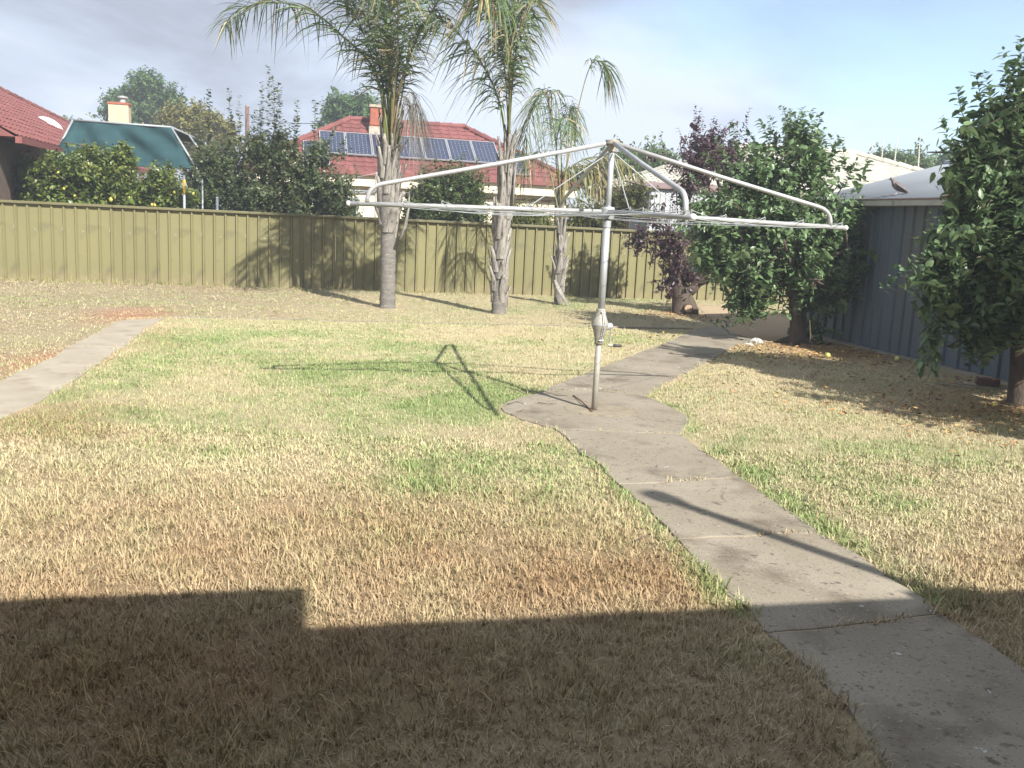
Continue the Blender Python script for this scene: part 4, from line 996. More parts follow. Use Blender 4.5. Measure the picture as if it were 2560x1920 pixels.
# first palm (largest)
t, Y, r = palm('largest palm with ringed grey trunk, left of the other palms', (968, 775),
     [(969, 740, .125), (970, 660, .122), (971, 585, .122), (971, 540, .15), (972, 480, .165), (973, 420, .14), (975, 380, .11), (976, 340, .07)], 1.25,
     [(1.15, 1.55, 7, .45, .24, .10), (1.45, 2.1, 12, .6, .22, .03), (1.9, 2.6, 12, .6, .18, .06), (2.3, 2.75, 6, .45, .12, .10)],
     [([(970, 400, 0), (962, 330, -.05), (951, 220, -.1), (920, 150, .3), (856, 90, .6), (793, 35, 1.0), (730, 10, 1.3), (667, 8, 1.6), (600, 22, 1.8), (560, 58, 1.9)], dict(start=.27, n_leaf=100, leaf=.62, droop=.6, rach=.028)),
      ([(976, 400, 0), (985, 300, -.1), (1005, 200, -.2), (1040, 100, -.3), (1085, 20, -.5), (1140, -60, -.7), (1200, -90, -.9), (1260, -60, -1.1)], dict(start=.33, n_leaf=90, droop=.65, rach=.03, dry=.2)),
      ([(974, 400, 0), (974, 290, .05), (972, 180, .05), (965, 80, .0), (950, -40, -.1), (925, -150, -.4), (890, -210, -.9)], dict(start=.32, n_leaf=90, droop=.6, rach=.03)),
      ([(972, 400, 0), (968, 310, .05), (955, 200, .2), (930, 90, .4), (890, -20, .6), (840, -90, .8), (770, -110, 1.0)], dict(start=.32, n_leaf=90, droop=.6, rach=.028)),
      ([(978, 400, 0), (990, 320, .1), (1010, 210, .3), (1025, 100, .6), (1050, 0, .9), (1080, -80, 1.3), (1110, -110, 1.8)], dict(start=.32, n_leaf=85, droop=.6, dry=.2)),
      ([(975, 400, 0), (980, 300, -.2), (990, 180, -.4), (995, 60, -.8), (990, -60, -1.3), (980, -110, -1.9), (975, -60, -2.4)], dict(start=.33, n_leaf=85, droop=.7, dry=.15)),
      ([(972, 400, 0), (965, 300, -.2), (945, 200, .1), (915, 100, .3), (880, 20, .5), (840, -30, .8)], dict(start=.32, n_leaf=80, droop=.6)),
      ([(976, 400, 0), (978, 250, .1), (978, 100, .0), (985, -60, .1), (1010, -220, .2), (1060, -320, .3)], dict(start=.3, n_leaf=70)),
      ([(974, 400, 0), (970, 250, .2), (950, 80, .5), (900, -100, 1.0), (820, -200, 1.6)], dict(start=.3, n_leaf=70)),
      ([(975, 400, 0), (972, 300, .1), (962, 190, .2), (940, 70, .4), (905, -60, .7), (850, -160, 1.0)], dict(start=.32, n_leaf=90, droop=.6)),
      ([(977, 400, 0), (984, 290, .1), (996, 170, .2), (1015, 40, .4), (1030, -90, .8)], dict(start=.33, n_leaf=90, droop=.6)),
      ([(976, 400, 0), (979, 290, -.1), (982, 160, -.2), (975, 30, -.4), (955, -90, -.6)], dict(start=.33, n_leaf=90, droop=.6))], 21)
for (x0, y0, x1, y1) in ((985, 390, 1030, 300), (985, 395, 1018, 330), (990, 390, 1040, 330), (980, 390, 1012, 310)):   # dry hanging fibres
    p = W(x0, y0, Y - .12); q = W(x1, y1 - 70, Y - .2)
    frond(t, [p, W((x0 + x1) / 2, y1 - 40, Y - .2), q, q + np.array([.12, -.05, -.25])], r, n_leaf=22, leaf=.45, start=.45, droop=1.6, dry=.0, wid=.004, rach=.01, cols=((.22, .20, .165), (.17, .155, .13)))
# a cut leaf base sticking out to the right
for (pts, rad) in (([(1000, 600), (1012, 570), (1022, 520), (1024, 478)], [.05, .045, .03, .012]), ([(985, 368), (1000, 360), (1018, 366), (1026, 372)], [.016, .013, .01, .004])):
    MB().tube([W(px, py, Y - .2) for px, py in pts], rad, 8, flat=.6).build('leaf_base', 'palm_boot', thing=t, smooth=True)
# second palm
t, Y, r = palm('middle palm with shaggy old leaf bases and a slim leaning trunk', (1247, 788),
     [(1247, 770, .118), (1249, 700, .112), (1253, 620, .108), (1258, 540, .105), (1264, 470, .095), (1268, 420, .075), (1270, 370, .05), (1272, 320, .04)], .25,
     [(.12, .6, 8, .4, .2, .03), (.5, 1.3, 14, .5, .19, .03), (1.2, 2.2, 14, .6, .17, .015), (2.1, 2.6, 7, .5, .13, .05)],
     [([(1271, 400, 0), (1270, 330, 0), (1275, 230, 0), (1279, 120, 0), (1283, 20, -.1), (1292, -80, -.3), (1310, -150, -.6)], dict(start=.30, n_leaf=110, leaf=.55, droop=.8, rach=.03, plume=.8)),
      ([(1269, 400, 0), (1263, 340, 0), (1254, 280, -.1), (1236, 220, -.2), (1205, 160, -.3), (1165, 105, -.4), (1120, 60, -.5), (1085, 40, -.6)], dict(start=.3, n_leaf=90, leaf=.62, droop=.9, rach=.024)),
      ([(1271, 400, 0), (1272, 300, .1), (1272, 190, .3), (1262, 80, .5), (1240, -10, .6), (1205, -50, .7), (1170, -40, .8)], dict(start=.3, n_leaf=85, droop=1.0, dry=.25, plume=.7)),
      ([(1272, 400, 0), (1275, 300, -.1), (1283, 190, -.3), (1298, 80, -.6), (1322, 10, -.9), (1345, 0, -1.2)], dict(start=.32, n_leaf=80, leaf=.5, droop=.9, dry=.3)),
      ([(1271, 400, 0), (1274, 260, .2), (1285, 120, .5), (1290, -20, .9), (1285, -120, 1.4)], dict(start=.34, n_leaf=70, droop=.8)),
      ([(1271, 400, 0), (1268, 260, .1), (1255, 120, .2), (1225, -20, .4), (1180, -120, .6)], dict(start=.36, n_leaf=70)),
      ([(1271, 400, 0), (1274, 250, -.3), (1270, 100, -.7), (1240, 10, -1.1), (1200, -20, -1.4)], dict(start=.34, n_leaf=70, droop=1.0, dry=.3))], 33)
for (pts, rad) in (([(1276, 420), (1284, 375), (1297, 345), (1304, 330), (1307, 350), (1309, 385)], [.03, .028, .022, .016, .012, .006]), ([(1282, 520), (1286, 450), (1290, 410), (1293, 392)], [.04, .035, .025, .01]), ([(1262, 410), (1245, 402), (1233, 408)], [.012, .01, .004])):
    MB().tube([W(px, py, Y - .1) for px, py in pts], rad, 8, flat=.5).build('leaf_base', 'palm_boot', thing=t, smooth=True)
# third, smallest palm
t, Y, r = palm('smallest palm with a loose dry leaf base hanging off its trunk', (1397, 765),
     [(1396, 750, .088), (1398, 720, .085), (1400, 680, .085), (1402, 630, .075), (1404, 580, .055), (1404, 540, .045)], .2,
     [(.25, .75, 10, .4, .17, .05), (.6, 1.15, 8, .4, .14, .03), (1.0, 1.5, 6, .4, .1, .02)],
     [([(1404, 560, 0), (1408, 480, 0), (1420, 400, 0), (1437, 310, 0), (1453, 240, 0), (1468, 185, 0), (1485, 152, 0), (1508, 158, 0), (1520, 180, 0)], dict(start=.66, n_leaf=34, leaf=.50, droop=.95, wid=.012)),
      ([(1403, 560, 0), (1400, 470, -.1), (1392, 380, -.2), (1380, 290, -.4), (1362, 232, -.5), (1340, 250, -.6), (1318, 320, -.7), (1308, 385, -.75)], dict(start=.34, n_leaf=60, leaf=.60, droop=.9, wid=.009, dry=.2)),
      ([(1404, 560, 0), (1404, 450, .1), (1402, 350, .3), (1394, 265, .5), (1375, 225, .8), (1350, 260, 1.0)], dict(start=.34, n_leaf=46, leaf=.55, droop=1.1, wid=.009)),
      ([(1405, 560, 0), (1412, 470, .1), (1420, 370, .2), (1424, 290, .2), (1430, 265, .2), (1438, 300, .2)], dict(start=.4, n_leaf=40, leaf=.5, droop=1.1, wid=.009, dry=.2)),
      ([(1403, 560, 0), (1399, 480, -.2), (1390, 400, -.5), (1395, 330, -.8), (1410, 290, -1.2), (1430, 320, -1.5)], dict(start=.3, n_leaf=46, leaf=.5, droop=1.0, wid=.009)),
      ([(1403, 560, 0), (1390, 500, .1), (1375, 430, .2), (1350, 380, .3), (1320, 400, .4), (1300, 460, .5)], dict(start=.3, n_leaf=30, leaf=.42, droop=.9, wid=.008, dry=.6))], 45, rings=False)
MB().tube([W(1388, 700, Y - .18), W(1396, 722, Y - .24), W(1408, 742, Y - .28), W(1420, 764, Y - .3), G(1432, 772) + ZX * .02], [.04, .06, .045, .022, .008], 8, flat=.35).build('leaf_base', 'palm_boot', thing=t, smooth=True)

# ------------------------------------------------------------------ roofs with real tiles
def tile_mesh(mname, w=.30, l=.36):
    m = MB(); vs = []; prof = [(0, .012), (.2, .030), (.38, .012), (.55, .002), (.8, .002), (1.0, .012)]
    for y, dz in ((0, .030), (l, .006)):
        for x, z in prof: vs.append((x * w, y, z + dz))
    n = len(prof); vs += [(x * w, 0, z + .010) for x, z in prof]
    fs = [(i, i + 1, n + i + 1, n + i) for i in range(n - 1)] + [(2 * n + i, 2 * n + i + 1, i + 1, i) for i in range(n - 1)]
    m.add(vs, fs); me = m.mesh('tile'); me.materials.append(MATS[mname]); return me, vs, fs
def tile_face(t, roof, O, U, V_, inside, nu, nv, mname, limit, used, w=.30, course=.31, near=None):
    """tiles over a roof face: O eave corner, U along the eave, V_ up the slope"""
    me, vs, fs = TILE[mname]; N_ = np.cross(U, V_); M3 = np.stack([U, V_, N_], 1); spots = []
    for j in range(nv):
        for i in range(nu):
            u, v = i * w + (.5 * w if False else 0), j * course
            if inside(u + w / 2, v + course / 2): spots.append((u, v))
    spots.sort(key=lambda q: np.linalg.norm(O + U * q[0] + V_ * q[1] - near)); big = MB(); arr = np.array(vs)
    for (u, v) in spots:
        p = O + U * u + V_ * v + N_ * (.012 + random.uniform(-.004, .004))
        if used[0] < limit:
            o = bpy.data.objects.new('roof_tile', me); COL.objects.link(o); o.parent = roof; q = p - t.loc
            o.matrix_local = Matrix(((U[0], V_[0], N_[0], q[0]), (U[1], V_[1], N_[1], q[1]), (U[2], V_[2], N_[2], q[2]), (0, 0, 0, 1))); used[0] += 1
        else: big.add((arr @ M3.T) + p, fs)
    if big.n:
        o = big.build('roof_tiles', mname, parent=roof, thing=t); o['kind'] = 'stuff'
TILE = {k: tile_mesh(k) for k in ('tile_red', 'tile_cream')}
def caps(t, roof, p, q, mname, step=.42):
    L_ = np.linalg.norm(q - p); n = max(1, int(L_ / step)); d = (q - p) / n
    for k in range(n):
        a = p + d * k - ZX * .02; b = a + d * 1.06
        MB().tube([a + ZX * .0, a + d * .9 + ZX * .012, b + ZX * .012], [.095, .105, .112], 8).build('ridge_tile', mname, parent=roof, thing=t)
NEARP = np.array([0, 0, CAMH])
def hip_house(t, a0, a1, b0, b1, ze, zr, mname, faces, over=.45, limit=300):
    """hip roof in yard coordinates with the ridge along the fence direction"""
    run = (b1 - b0) / 2 ; bm = (b0 + b1) / 2; base = MB()
    A, B, C_, D = yd(a0, b0, ze), yd(a1, b0, ze), yd(a1, b1, ze), yd(a0, b1, ze); R0, R1 = yd(a0 + run, bm, zr), yd(a1 - run, bm, zr)
    base.add([A, B, C_, D, R0, R1], [(0, 1, 5, 4), (1, 2, 5), (2, 3, 4, 5), (3, 0, 4), (3, 2, 1, 0)])
    roof = base.build('roof', mname, thing=t); sl = math.hypot(run, zr - ze); used = [0]
    cnt = lambda L_, w: int(L_ / w) + 1
    la = a1 - a0; lb = b1 - b0
    for f in faces:
        if f == 'front': O, U, V_ = A, AX, (BX * run + ZX * (zr - ze)) / sl; LL = la; ins = lambda u, v: v < sl and u > v / sl * run and u < LL_[0] - v / sl * run
        if f == 'left': O, U, V_ = D, -BX, (AX * run + ZX * (zr - ze)) / sl; LL = lb; ins = lambda u, v: v < sl and u > v / sl * run and u < LL_[0] - v / sl * run
        if f == 'right': O, U, V_ = B, BX, (-AX * run + ZX * (zr - ze)) / sl; LL = lb; ins = lambda u, v: v < sl and u > v / sl * run and u < LL_[0] - v / sl * run
        LL_ = [LL]
        tile_face(t, roof, O, U, V_, ins, cnt(LL, .3), cnt(sl, .31), mname, limit, used, near=NEARP)
    for p, q in ((R0, R1), (A, R0), (B, R1), (D, R0), (C_, R1)): caps(t, roof, p + ZX * .06, q + ZX * .06, mname)
    return roof, (A, B, C_, D, R0, R1)

# central brick-red roofed house
def build_central():
    a0, a1, b0, b1, ze, zr = -1.55, 8.95, 30.0, 36.6, 2.80, 4.62
    t = Thing('neighbour_house', 'cream house with red tiled roof and a row of solar panels', 'house', yd((a0 + a1) / 2, (b0 + b1) / 2))
    roof, pts = hip_house(t, a0, a1, b0, b1, ze, zr, 'tile_red', ['front', 'right'])
    A = pts[0]; run = (b1 - b0) / 2; sl = math.hypot(run, zr - ze); V_ = (BX * run + ZX * (zr - ze)) / sl; N_ = np.cross(AX, V_)
    MB().box(yd(a0 - .02, b0 - .12, ze - .10), AX * (a1 - a0 + .1), BX * .12, ZX * .14).build('gutter', 'tile_red', thing=t, bevel=.01)
    MB().box(yd(a1 + .0, b0, ze - .10), AX * .12, BX * (b1 - b0), ZX * .14).build('gutter', 'tile_red', thing=t, bevel=.01)
    MB().box(yd(a0 + .05, b0 + .02, ze - .42), AX * (a1 - a0 - .1), BX * .05, ZX * .32).build('fascia', 'wall_cream', thing=t)
    MB().box(yd(a0 + .3, b0 + .35, 0), AX * (a1 - a0 - .6), BX * (b1 - b0 - .7), ZX * (ze - .02)).build('wall', 'wall_cream', thing=t)
    MB().box(yd(a0 + .3, b0 + .30, ze - .60), AX * (a1 - a0 - .6), BX * .05, ZX * .05).build('wall_trim', 'wall_trim', thing=t)
    def hit(px, py):
        d = ray(px, py); o = np.array([0, 0, CAMH]); s = np.dot(A - o, N_) / np.dot(d, N_); p = o + d * s - A; return np.dot(p, AX), np.dot(p, V_)
    # windows low on the wall
    for aa in (0.6, 3.4, 6.2):
        w = MB().box(yd(aa, b0 + .30, .95), AX * 1.3, BX * .06, ZX * 1.1).build('window', 'plastic_white', thing=t)
        MB().box(yd(aa + .06, b0 + .292, 1.01), AX * 1.18, BX * .02, ZX * .98).build('pane', 'pv_cell', parent=w, thing=t)
    # chimney
    u, v = hit(940, 330); p = A + AX * u + V_ * v; c = p - ZX * .3
    c = c - ZX * .38
    ch = MB().cbox(c + ZX * .72, AX * .42, BX * .42, ZX * 1.5).build('chimney', 'brick_red', thing=t)
    MB().cbox(c + ZX * 1.50, AX * .50, BX * .50, ZX * .09).build('chimney_cap', 'concrete_pale', parent=ch, thing=t)
    MB().cbox(c + ZX * .92, AX * .47, BX * .47, ZX * .07).build('brick_course', 'brick_red', parent=ch, thing=t)
    MB().cbox(c + ZX * .28, AX * .5, BX * .5, ZX * .35).build('flashing', 'galv_brown', parent=ch, thing=t).location = (0, 0, .38)
    # solar panels: things resting on the roof
    ur, vt = hit(1235, 365); pw, ph = .81, 1.58
    names = ['rightmost solar panel of the upper row on the red roof', 'second solar panel from the right in the upper row', 'third solar panel from the right in the upper row', 'fourth solar panel from the right, just right of the large palm trunk',
             'solar panel half hidden behind the large palm trunk', 'solar panel left of the large palm trunk in the upper row', 'leftmost solar panel of the upper row behind the bush tops',
             'single lower solar panel at the left end of the roof', 'single lower solar panel at the right end behind the middle palm']
    lu, lv = hit(757, 361); ru, rv = hit(1242, 388)
    place = [(ur - (k + 1) * (pw + .02), vt) for k in range(7)] + [(lu, lv), (ru + .02, rv)]
    for (u, v), nm in zip(place, names):
        q = A + AX * u + V_ * (v - ph) + N_ * .10
        s = Thing('solar_panel', nm, 'solar panel', tuple(q), 'solar panels on the red roof')
        fr = MB()
        for (o, ux, uy) in ((q, AX * pw, V_ * .03), (q + V_ * (ph - .03), AX * pw, V_ * .03), (q + V_ * .03, AX * .03, V_ * (ph - .06)), (q + AX * (pw - .03) + V_ * .03, AX * .03, V_ * (ph - .06))): fr.box(o, ux, uy, N_ * .045)
        fr.build('frame', 'alu', thing=s)
        MB().box(q + AX * .028 + V_ * .028 + N_ * .012, AX * (pw - .056), V_ * (ph - .056), N_ * .02).build('glass', 'pv_cell', thing=s)
        mk = MB()
        for i in range(1, 6):
            for j in range(1, 12):
                c = q + AX * (.028 + (pw - .056) * i / 6) + V_ * (.028 + (ph - .056) * j / 12) + N_ * .0335; e = .012
                mk.add([c - AX * e, c - V_ * e, c + AX * e, c + V_ * e], [(0, 1, 2, 3)])
        mk.build('cell_marks', 'plastic_white', thing=s)['kind'] = 'stuff'
        br = MB()
        for dv in (.3, ph - .3): br.box(q + V_ * dv + AX * .02 - N_ * .12, AX * (pw - .04), V_ * .04, N_ * .118)
        br.build('mounting_rail', 'alu', thing=s)
build_central()

# house at the left edge: eave runs away from us
def build_left_house():
    ea, ze, tp = -5.34, 2.70, math.tan(math.radians(30)); poly = [(-5.34, 20.6), (-5.34, 38.5), (-7.81, 37.18), (-8.75, 32.3), (-11.2, 20.6)]
    t = Thing('red_roof_house', 'house with faded red tiled roof and white skylight at the left edge', 'house', yd(-9.5, 29))
    zf = lambda a: ze + (ea - a) * tp
    P = [yd(a, b, zf(a)) for a, b in poly]; Bk = [yd(-16.5, 20.6, ze), yd(-16.5, 38.5, ze)]
    m = MB(); m.add(P + Bk, [(0, 1, 2, 3, 4), (4, 3, 2, 6, 5), (2, 1, 6), (0, 4, 5), (0, 5, 6, 1)]); roof = m.build('roof', 'tile_red', thing=t)
    sl = 1 / math.cos(math.radians(30)); V_ = -AX * math.cos(math.radians(30)) + ZX * math.sin(math.radians(30)); O = P[0]
    ins = lambda u, v: bool(inpoly(np.array(ea - v / sl), np.array(20.6 + u), poly))
    tile_face(t, roof, O, BX, V_, ins, 62, 24, 'tile_red', 300, [0], near=W(60, 300, 24))
    for p, q in ((P[1], P[2]), (P[2], P[3]), (P[3], P[4])): caps(t, roof, p + ZX * .05, q + ZX * .05, 'tile_red')
    MB().box(yd(ea + .0, 20.6, ze - .12), AX * .12, BX * 17.9, ZX * .13).build('gutter', 'tile_red', thing=t)
    MB().box(yd(-16, 21.1, 0), AX * 10.2, BX * 17, ZX * (ze - .02)).build('wall', 'wall_brown', thing=t)
    d = MB(); N_ = np.cross(BX, V_)
    c = None
    def hit(px, py):
        dd = ray(px, py); o = np.array([0, 0, CAMH]); return o + dd * (np.dot(O - o, N_) / np.dot(dd, N_))
    p, q = hit(96, 298), hit(154, 327)
    ax = unit(q - p); L_ = np.linalg.norm(q - p); sd = np.cross(N_, ax); vs, fs = [], []
    for i in range(13):
        u = i / 12; wd = .26 * math.sin(math.pi * min(max(u, .02), .98)) ** .6; hh = .16 * math.sin(math.pi * min(max(u, .02), .98)) ** .7
        for k in range(9):
            an = math.pi * k / 8; vs.append(p + ax * L_ * u + sd * wd * math.cos(an) + N_ * (hh * math.sin(an) + .02))
    for i in range(12):
        for k in range(8): fs.append((i * 9 + k, i * 9 + k + 1, i * 9 + 10 + k, i * 9 + 9 + k))
    d.add(vs, fs); d.build('skylight', 'white_dome', thing=t, smooth=True)
    # cream chimney with a metal flue, on the rear slope
    c0, c1 = W(266, 305, 33), W(316, 305, 33); top = W(290, 281, 33); w_ = np.linalg.norm(c1 - c0) - .04
    ch = MB().cbox(np.array([(c0[0] + c1[0]) / 2, 33.3, (top[2] + 3.0) / 2]), AX * w_, BX * .55, ZX * (top[2] - 2.4)).build('chimney', 'render_cream', thing=t)
    cc = np.array([(c0[0] + c1[0]) / 2, 33.3, top[2] + .29])
    MB().cbox(cc + ZX * .02, AX * (w_ + .06), BX * .6, ZX * .07).build('chimney_cap', 'brick_red', parent=ch, thing=t)
    f0 = cc + AX * .1
    MB().lathe(f0, ZX, [(0, .10), (.22, .10), (.22, .17), (.27, .17), (.30, .03)], 12).build('flue', 'galv_pale', parent=ch, thing=t)
build_left_house()

# pale tiled house on the right, with a steel outbuilding in front
def build_right_house():
    t = Thing('pale_roof_house', 'house with pale cream tiled hip roof behind the purple plum', 'house', yd(14, 25.5))
    hip_house(t, 9.0, 19.5, 22.0, 29.0, 2.60, 3.90, 'tile_cream', ['front', 'left'])
    MB().box(yd(8.88, 22.0, 2.44), AX * .12, BX * 7, ZX * .16).build('fascia', 'wall_brown', thing=t)
    MB().box(yd(8.9, 21.88, 2.44), AX * 10.6, BX * .12, ZX * .16).build('gutter', 'gutter', thing=t)
    MB().box(yd(9.4, 22.4, 0), AX * 9.7, BX * 6.2, ZX * 2.58).build('wall', 'wall_brown', thing=t)
    MB().box(yd(8.85, 25.2, 2.36), AX * .06, BX * 2.2, ZX * .26).build('red_awning', 'tile_red', thing=t)
    s = Thing('steel_outbuilding', 'light grey ribbed steel outbuilding behind the back fence', 'shed', yd(10.5, 20.9))
    for k in range(7):
        m = MB(); rib_panel(m, yd(7.75 + k * .8, 20.3), AX, -BX, .799, 0.0, 2.42, pitch=.13, depth=.018); m.build('wall_sheet', 'wall_grey', thing=s)
    m = MB(); rib_panel(m, yd(7.74, 21.6), -BX, -AX, 1.28, 0.0, 2.5, pitch=.13, depth=.018); m.build('wall_sheet', 'wall_grey', thing=s)
    m = MB(); m.add([yd(7.6, 20.2, 2.44), yd(13.5, 20.2, 2.44), yd(13.5, 21.8, 2.62), yd(7.6, 21.8, 2.62), yd(7.6, 20.2, 2.41), yd(13.5, 20.2, 2.41), yd(13.5, 21.8, 2.59), yd(7.6, 21.8, 2.59)],
            [(0, 1, 2, 3), (7, 6, 5, 4), (0, 4, 5, 1), (1, 5, 6, 2), (2, 6, 7, 3), (3, 7, 4, 0)]); m.build('roof', 'gutter_lip', thing=s)
build_right_house()

# ------------------------------------------------------------------ over the fence: plants
def bush(name, label, cat, base, ells, cols, leaf, wid, seed, spacing, slen=(.4, .8), rise=.45, shoots=(), dense=1.0, n_each=1.0, trunk_r=.08, leafmat='leaf', group=None, mass=.55, outward=.5, droop=.2, shoot_dense=.8):
    b = np.array([base[0], base[1], 0.0]); t = Thing(name, label, cat, b, group)
    zc = max(.4, min(e[2] for e in ells)); fork = b + ZX * zc * mass; m = MB(); sk = [fork]
    limb(m, [b - ZX * .15, b + ZX * fork[2] * .5, fork], [trunk_r * 1.3, trunk_r, trunk_r * .85])
    for e in ells:
        q = np.array(e[:3]); pts = bez(fork, (fork + q) / 2 + np.array([0, 0, -.05 * abs(q[2] - fork[2])]), q, 6); limb(m, list(pts), list(np.linspace(trunk_r * .6, trunk_r * .15, 6))); sk += list(pts[1:])
    m.build('trunk', 'bark', thing=t, smooth=True)
    cr = Crown(leaf * (1.08 if leafmat == 'leaf' else 1.35), wid * (1.35 if leafmat == 'leaf' else 1.45), cols, seed=seed, spacing=spacing * .72, droop=droop); cr.fine = False; cr.twp = .2; cr.fill(ells, sk, slen=slen, rise=rise, dense=dense, n_each=n_each * (2.4 if leafmat == 'leaf' else 2.3), outward=outward)
    for p, q in shoots: cr.shoot(p, q, bare=.12, bend=.06, r0=.009, dense=shoot_dense * 1.7, size=1.35)
    cr.build(t, leafmat); return t
YL = 20.6
lem_e = [ell_px(400, 440, 50, 45, YL, 50), ell_px(450, 500, 60, 50, YL + .3, 60), ell_px(310, 370, 25, 28, YL, 14), ell_px(225, 370, 30, 25, YL, 12), ell_px(110, 430, 90, 60, YL, 120), ell_px(230, 420, 100, 62, YL, 130), ell_px(300, 400, 55, 50, YL, 55), ell_px(330, 470, 90, 50, YL, 90), ell_px(170, 500, 150, 45, YL, 110), ell_px(410, 480, 60, 50, YL, 60), ell_px(60, 490, 60, 40, YL, 40), ell_px(300, 540, 180, 40, YL, 60)]
lb = W(230, 500, YL)
bush('lemon_tree', 'lemon tree with yellow fruit reaching over the left part of the fence', 'tree', lb, lem_e, ((.075, .125, .024), (.115, .165, .034), (.045, .085, .020), (.26, .26, .06)), .115, .055, 51, .040, trunk_r=.10, slen=(.35, .65))
for k, (px, py) in enumerate([(228, 417), (145, 431), (160, 471), (186, 488), (278, 500), (285, 493), (322, 493), (220, 410), (380, 511), (388, 512), (435, 480), (482, 483)]):
    c = W(px, py, YL - (.62 if k == 4 else .42)); q_ = 1.35 if k == 4 else 1.0; l = Thing('lemon', ['yellow lemon hanging high in the middle of the lemon tree', 'small lemon at the upper left of the lemon tree', 'lemon left of centre, low in the tree', 'small lemon low in the tree near the fence', 'largest bright lemon just above the fence', 'lemon touching the largest bright one',
          'lemon right of the largest bright one above the fence', 'lemon beside a leaf high in the tree', 'left one of two lemons at the fence top', 'right one of two lemons at the fence top', 'lemon by the yellow painted post', 'lemon right of the yellow painted post', 'green yellow lemon at mid height on the left', 'lemon highest on the right by the post', 'lemon at the far left of the tree', 'lemon at the top of the tree'][k], 'lemon', tuple(c), 'lemons on the tree')
    MB().lathe(c - ZX * .045, np.array([random.uniform(-.3, .3), random.uniform(-.3, .3), 1]), [(h_ * q_, r_ * q_) for h_, r_ in ((0, .005), (.007, .015), (.021, .026), (.037, .029), (.054, .025), (.068, .013), (.076, .006), (.080, .002))], 12).build('fruit', 'lemon', thing=l, smooth=True)
    MB().tube([c + ZX * .045, c + ZX * .085 + BX * .06, c + BX * .22 + ZX * .12], [.003, .003, .005], 5).build('stalk', 'twig', thing=l)

# green shade cloth canopy on a tube frame
def build_canopy():
    Yc = 22.0
    TL, TR, BR_, BL_ = W(182, 300, Yc + .6), W(428, 318, Yc + .6), W(493, 424, Yc), W(128, 405, Yc)
    RR, RR2 = W(512, 356, Yc + 2.6), W(545, 430, Yc + 2.6)
    b = W(300, 500, Yc + .8); t = Thing('shade_canopy', 'green shade cloth canopy on grey tubes behind the lemon tree', 'canopy', (b[0], b[1], 0))
    n = 22; vs, fs = [], []
    for j in range(n + 1):
        v = j / n
        for i in range(n + 1):
            u = i / n; p = (TL * (1 - u) + TR * u) * (1 - v) + (BL_ * (1 - u) + W(485, 422, Yc) * u) * v
            sag = math.sin(math.pi * u) ** .8 * math.sin(math.pi * v * .9 + .1); fold = .05 * math.sin(9 * u + 5 * v) * v * (1 - v) * 2 + .035 * math.sin(17 * u - 6 * v + 1) * (1 - v) * v * 3
            vs.append(p + np.array([0, .12 * sag + fold * 3.5, -.06 * sag]))
    for j in range(n):
        for i in range(n): a = j * (n + 1) + i; fs.append((a, a + 1, a + n + 2, a + n + 1))
    m = MB(); m.add(vs, fs); cl = m.build('shade_cloth', 'shade_cloth', thing=t, smooth=True)
    cl.modifiers.new('solid', 'SOLIDIFY').thickness = .004
    m = MB(); q = [TR + np.array([0, .05, 0]), RR, RR + (TL - TR) * .95, TL + np.array([0, .05, 0])]
    m.add(q + [p - ZX * .006 for p in q], [(0, 1, 2, 3), (7, 6, 5, 4), (0, 4, 5, 1), (1, 5, 6, 2), (2, 6, 7, 3), (3, 7, 4, 0)]); m.build('shade_cloth', 'shade_cloth', thing=t)
    for p, q in ((TL, TR), (TL, BL_), (TR, BR_), (TR, RR), (RR, RR2), (BL_, W(128, 405, Yc) * 1.0 + ZX * .001), (TR * .5 + RR * .5, W(500, 376, Yc + 1.4))):
        if np.linalg.norm(p - q) < .01: continue
        MB().tube([p, q], .026, 8).build('tube', 'frame_grey', thing=t, smooth=True)
    for p in (BL_, BR_, RR2, TL + np.array([0, 2.2, -.6])):
        MB().tube([np.array([p[0], p[1], -.2]), p + ZX * .02], .024, 8).build('leg', 'frame_grey', thing=t, smooth=True)
build_canopy()
for k, (px, py0, py1, ys, lab, yl) in enumerate([(460, 437, 560, 20.2, 'grey post with yellow painted top right of the lemon tree', 1), (506, 447, 560, 20.3, 'thin grey post between the lemon tree and the dark bush', 0), (543, 492, 560, 20.3, 'short grey post by the left end of the dark bush', 0),
                                                 (2, 425, 545, 20.1, 'pale blue grey post at the very left edge over the fence', 0), (16, 428, 545, 20.1, 'post with yellow sleeve beside the leftmost post', 2)]):
    p = W(px, py0, ys); t = Thing('steel_post', lab, 'post', (p[0], p[1], 0), 'posts behind the fence')
    MB().tube([np.array([p[0], p[1], -.2]), p], .028 if k != 1 else .018, 10).build('post', 'frame_grey', thing=t, smooth=True)
    if yl:
        MB().tube([p - ZX * (.40 if yl == 1 else .36), p - ZX * .10], .031, 10).build('painted_band', 'paint_yellow', thing=t, smooth=True)
    MB().tube([p - ZX * .005, p + ZX * .012], .020, 8).build('end_plug', 'black_grip', thing=t)

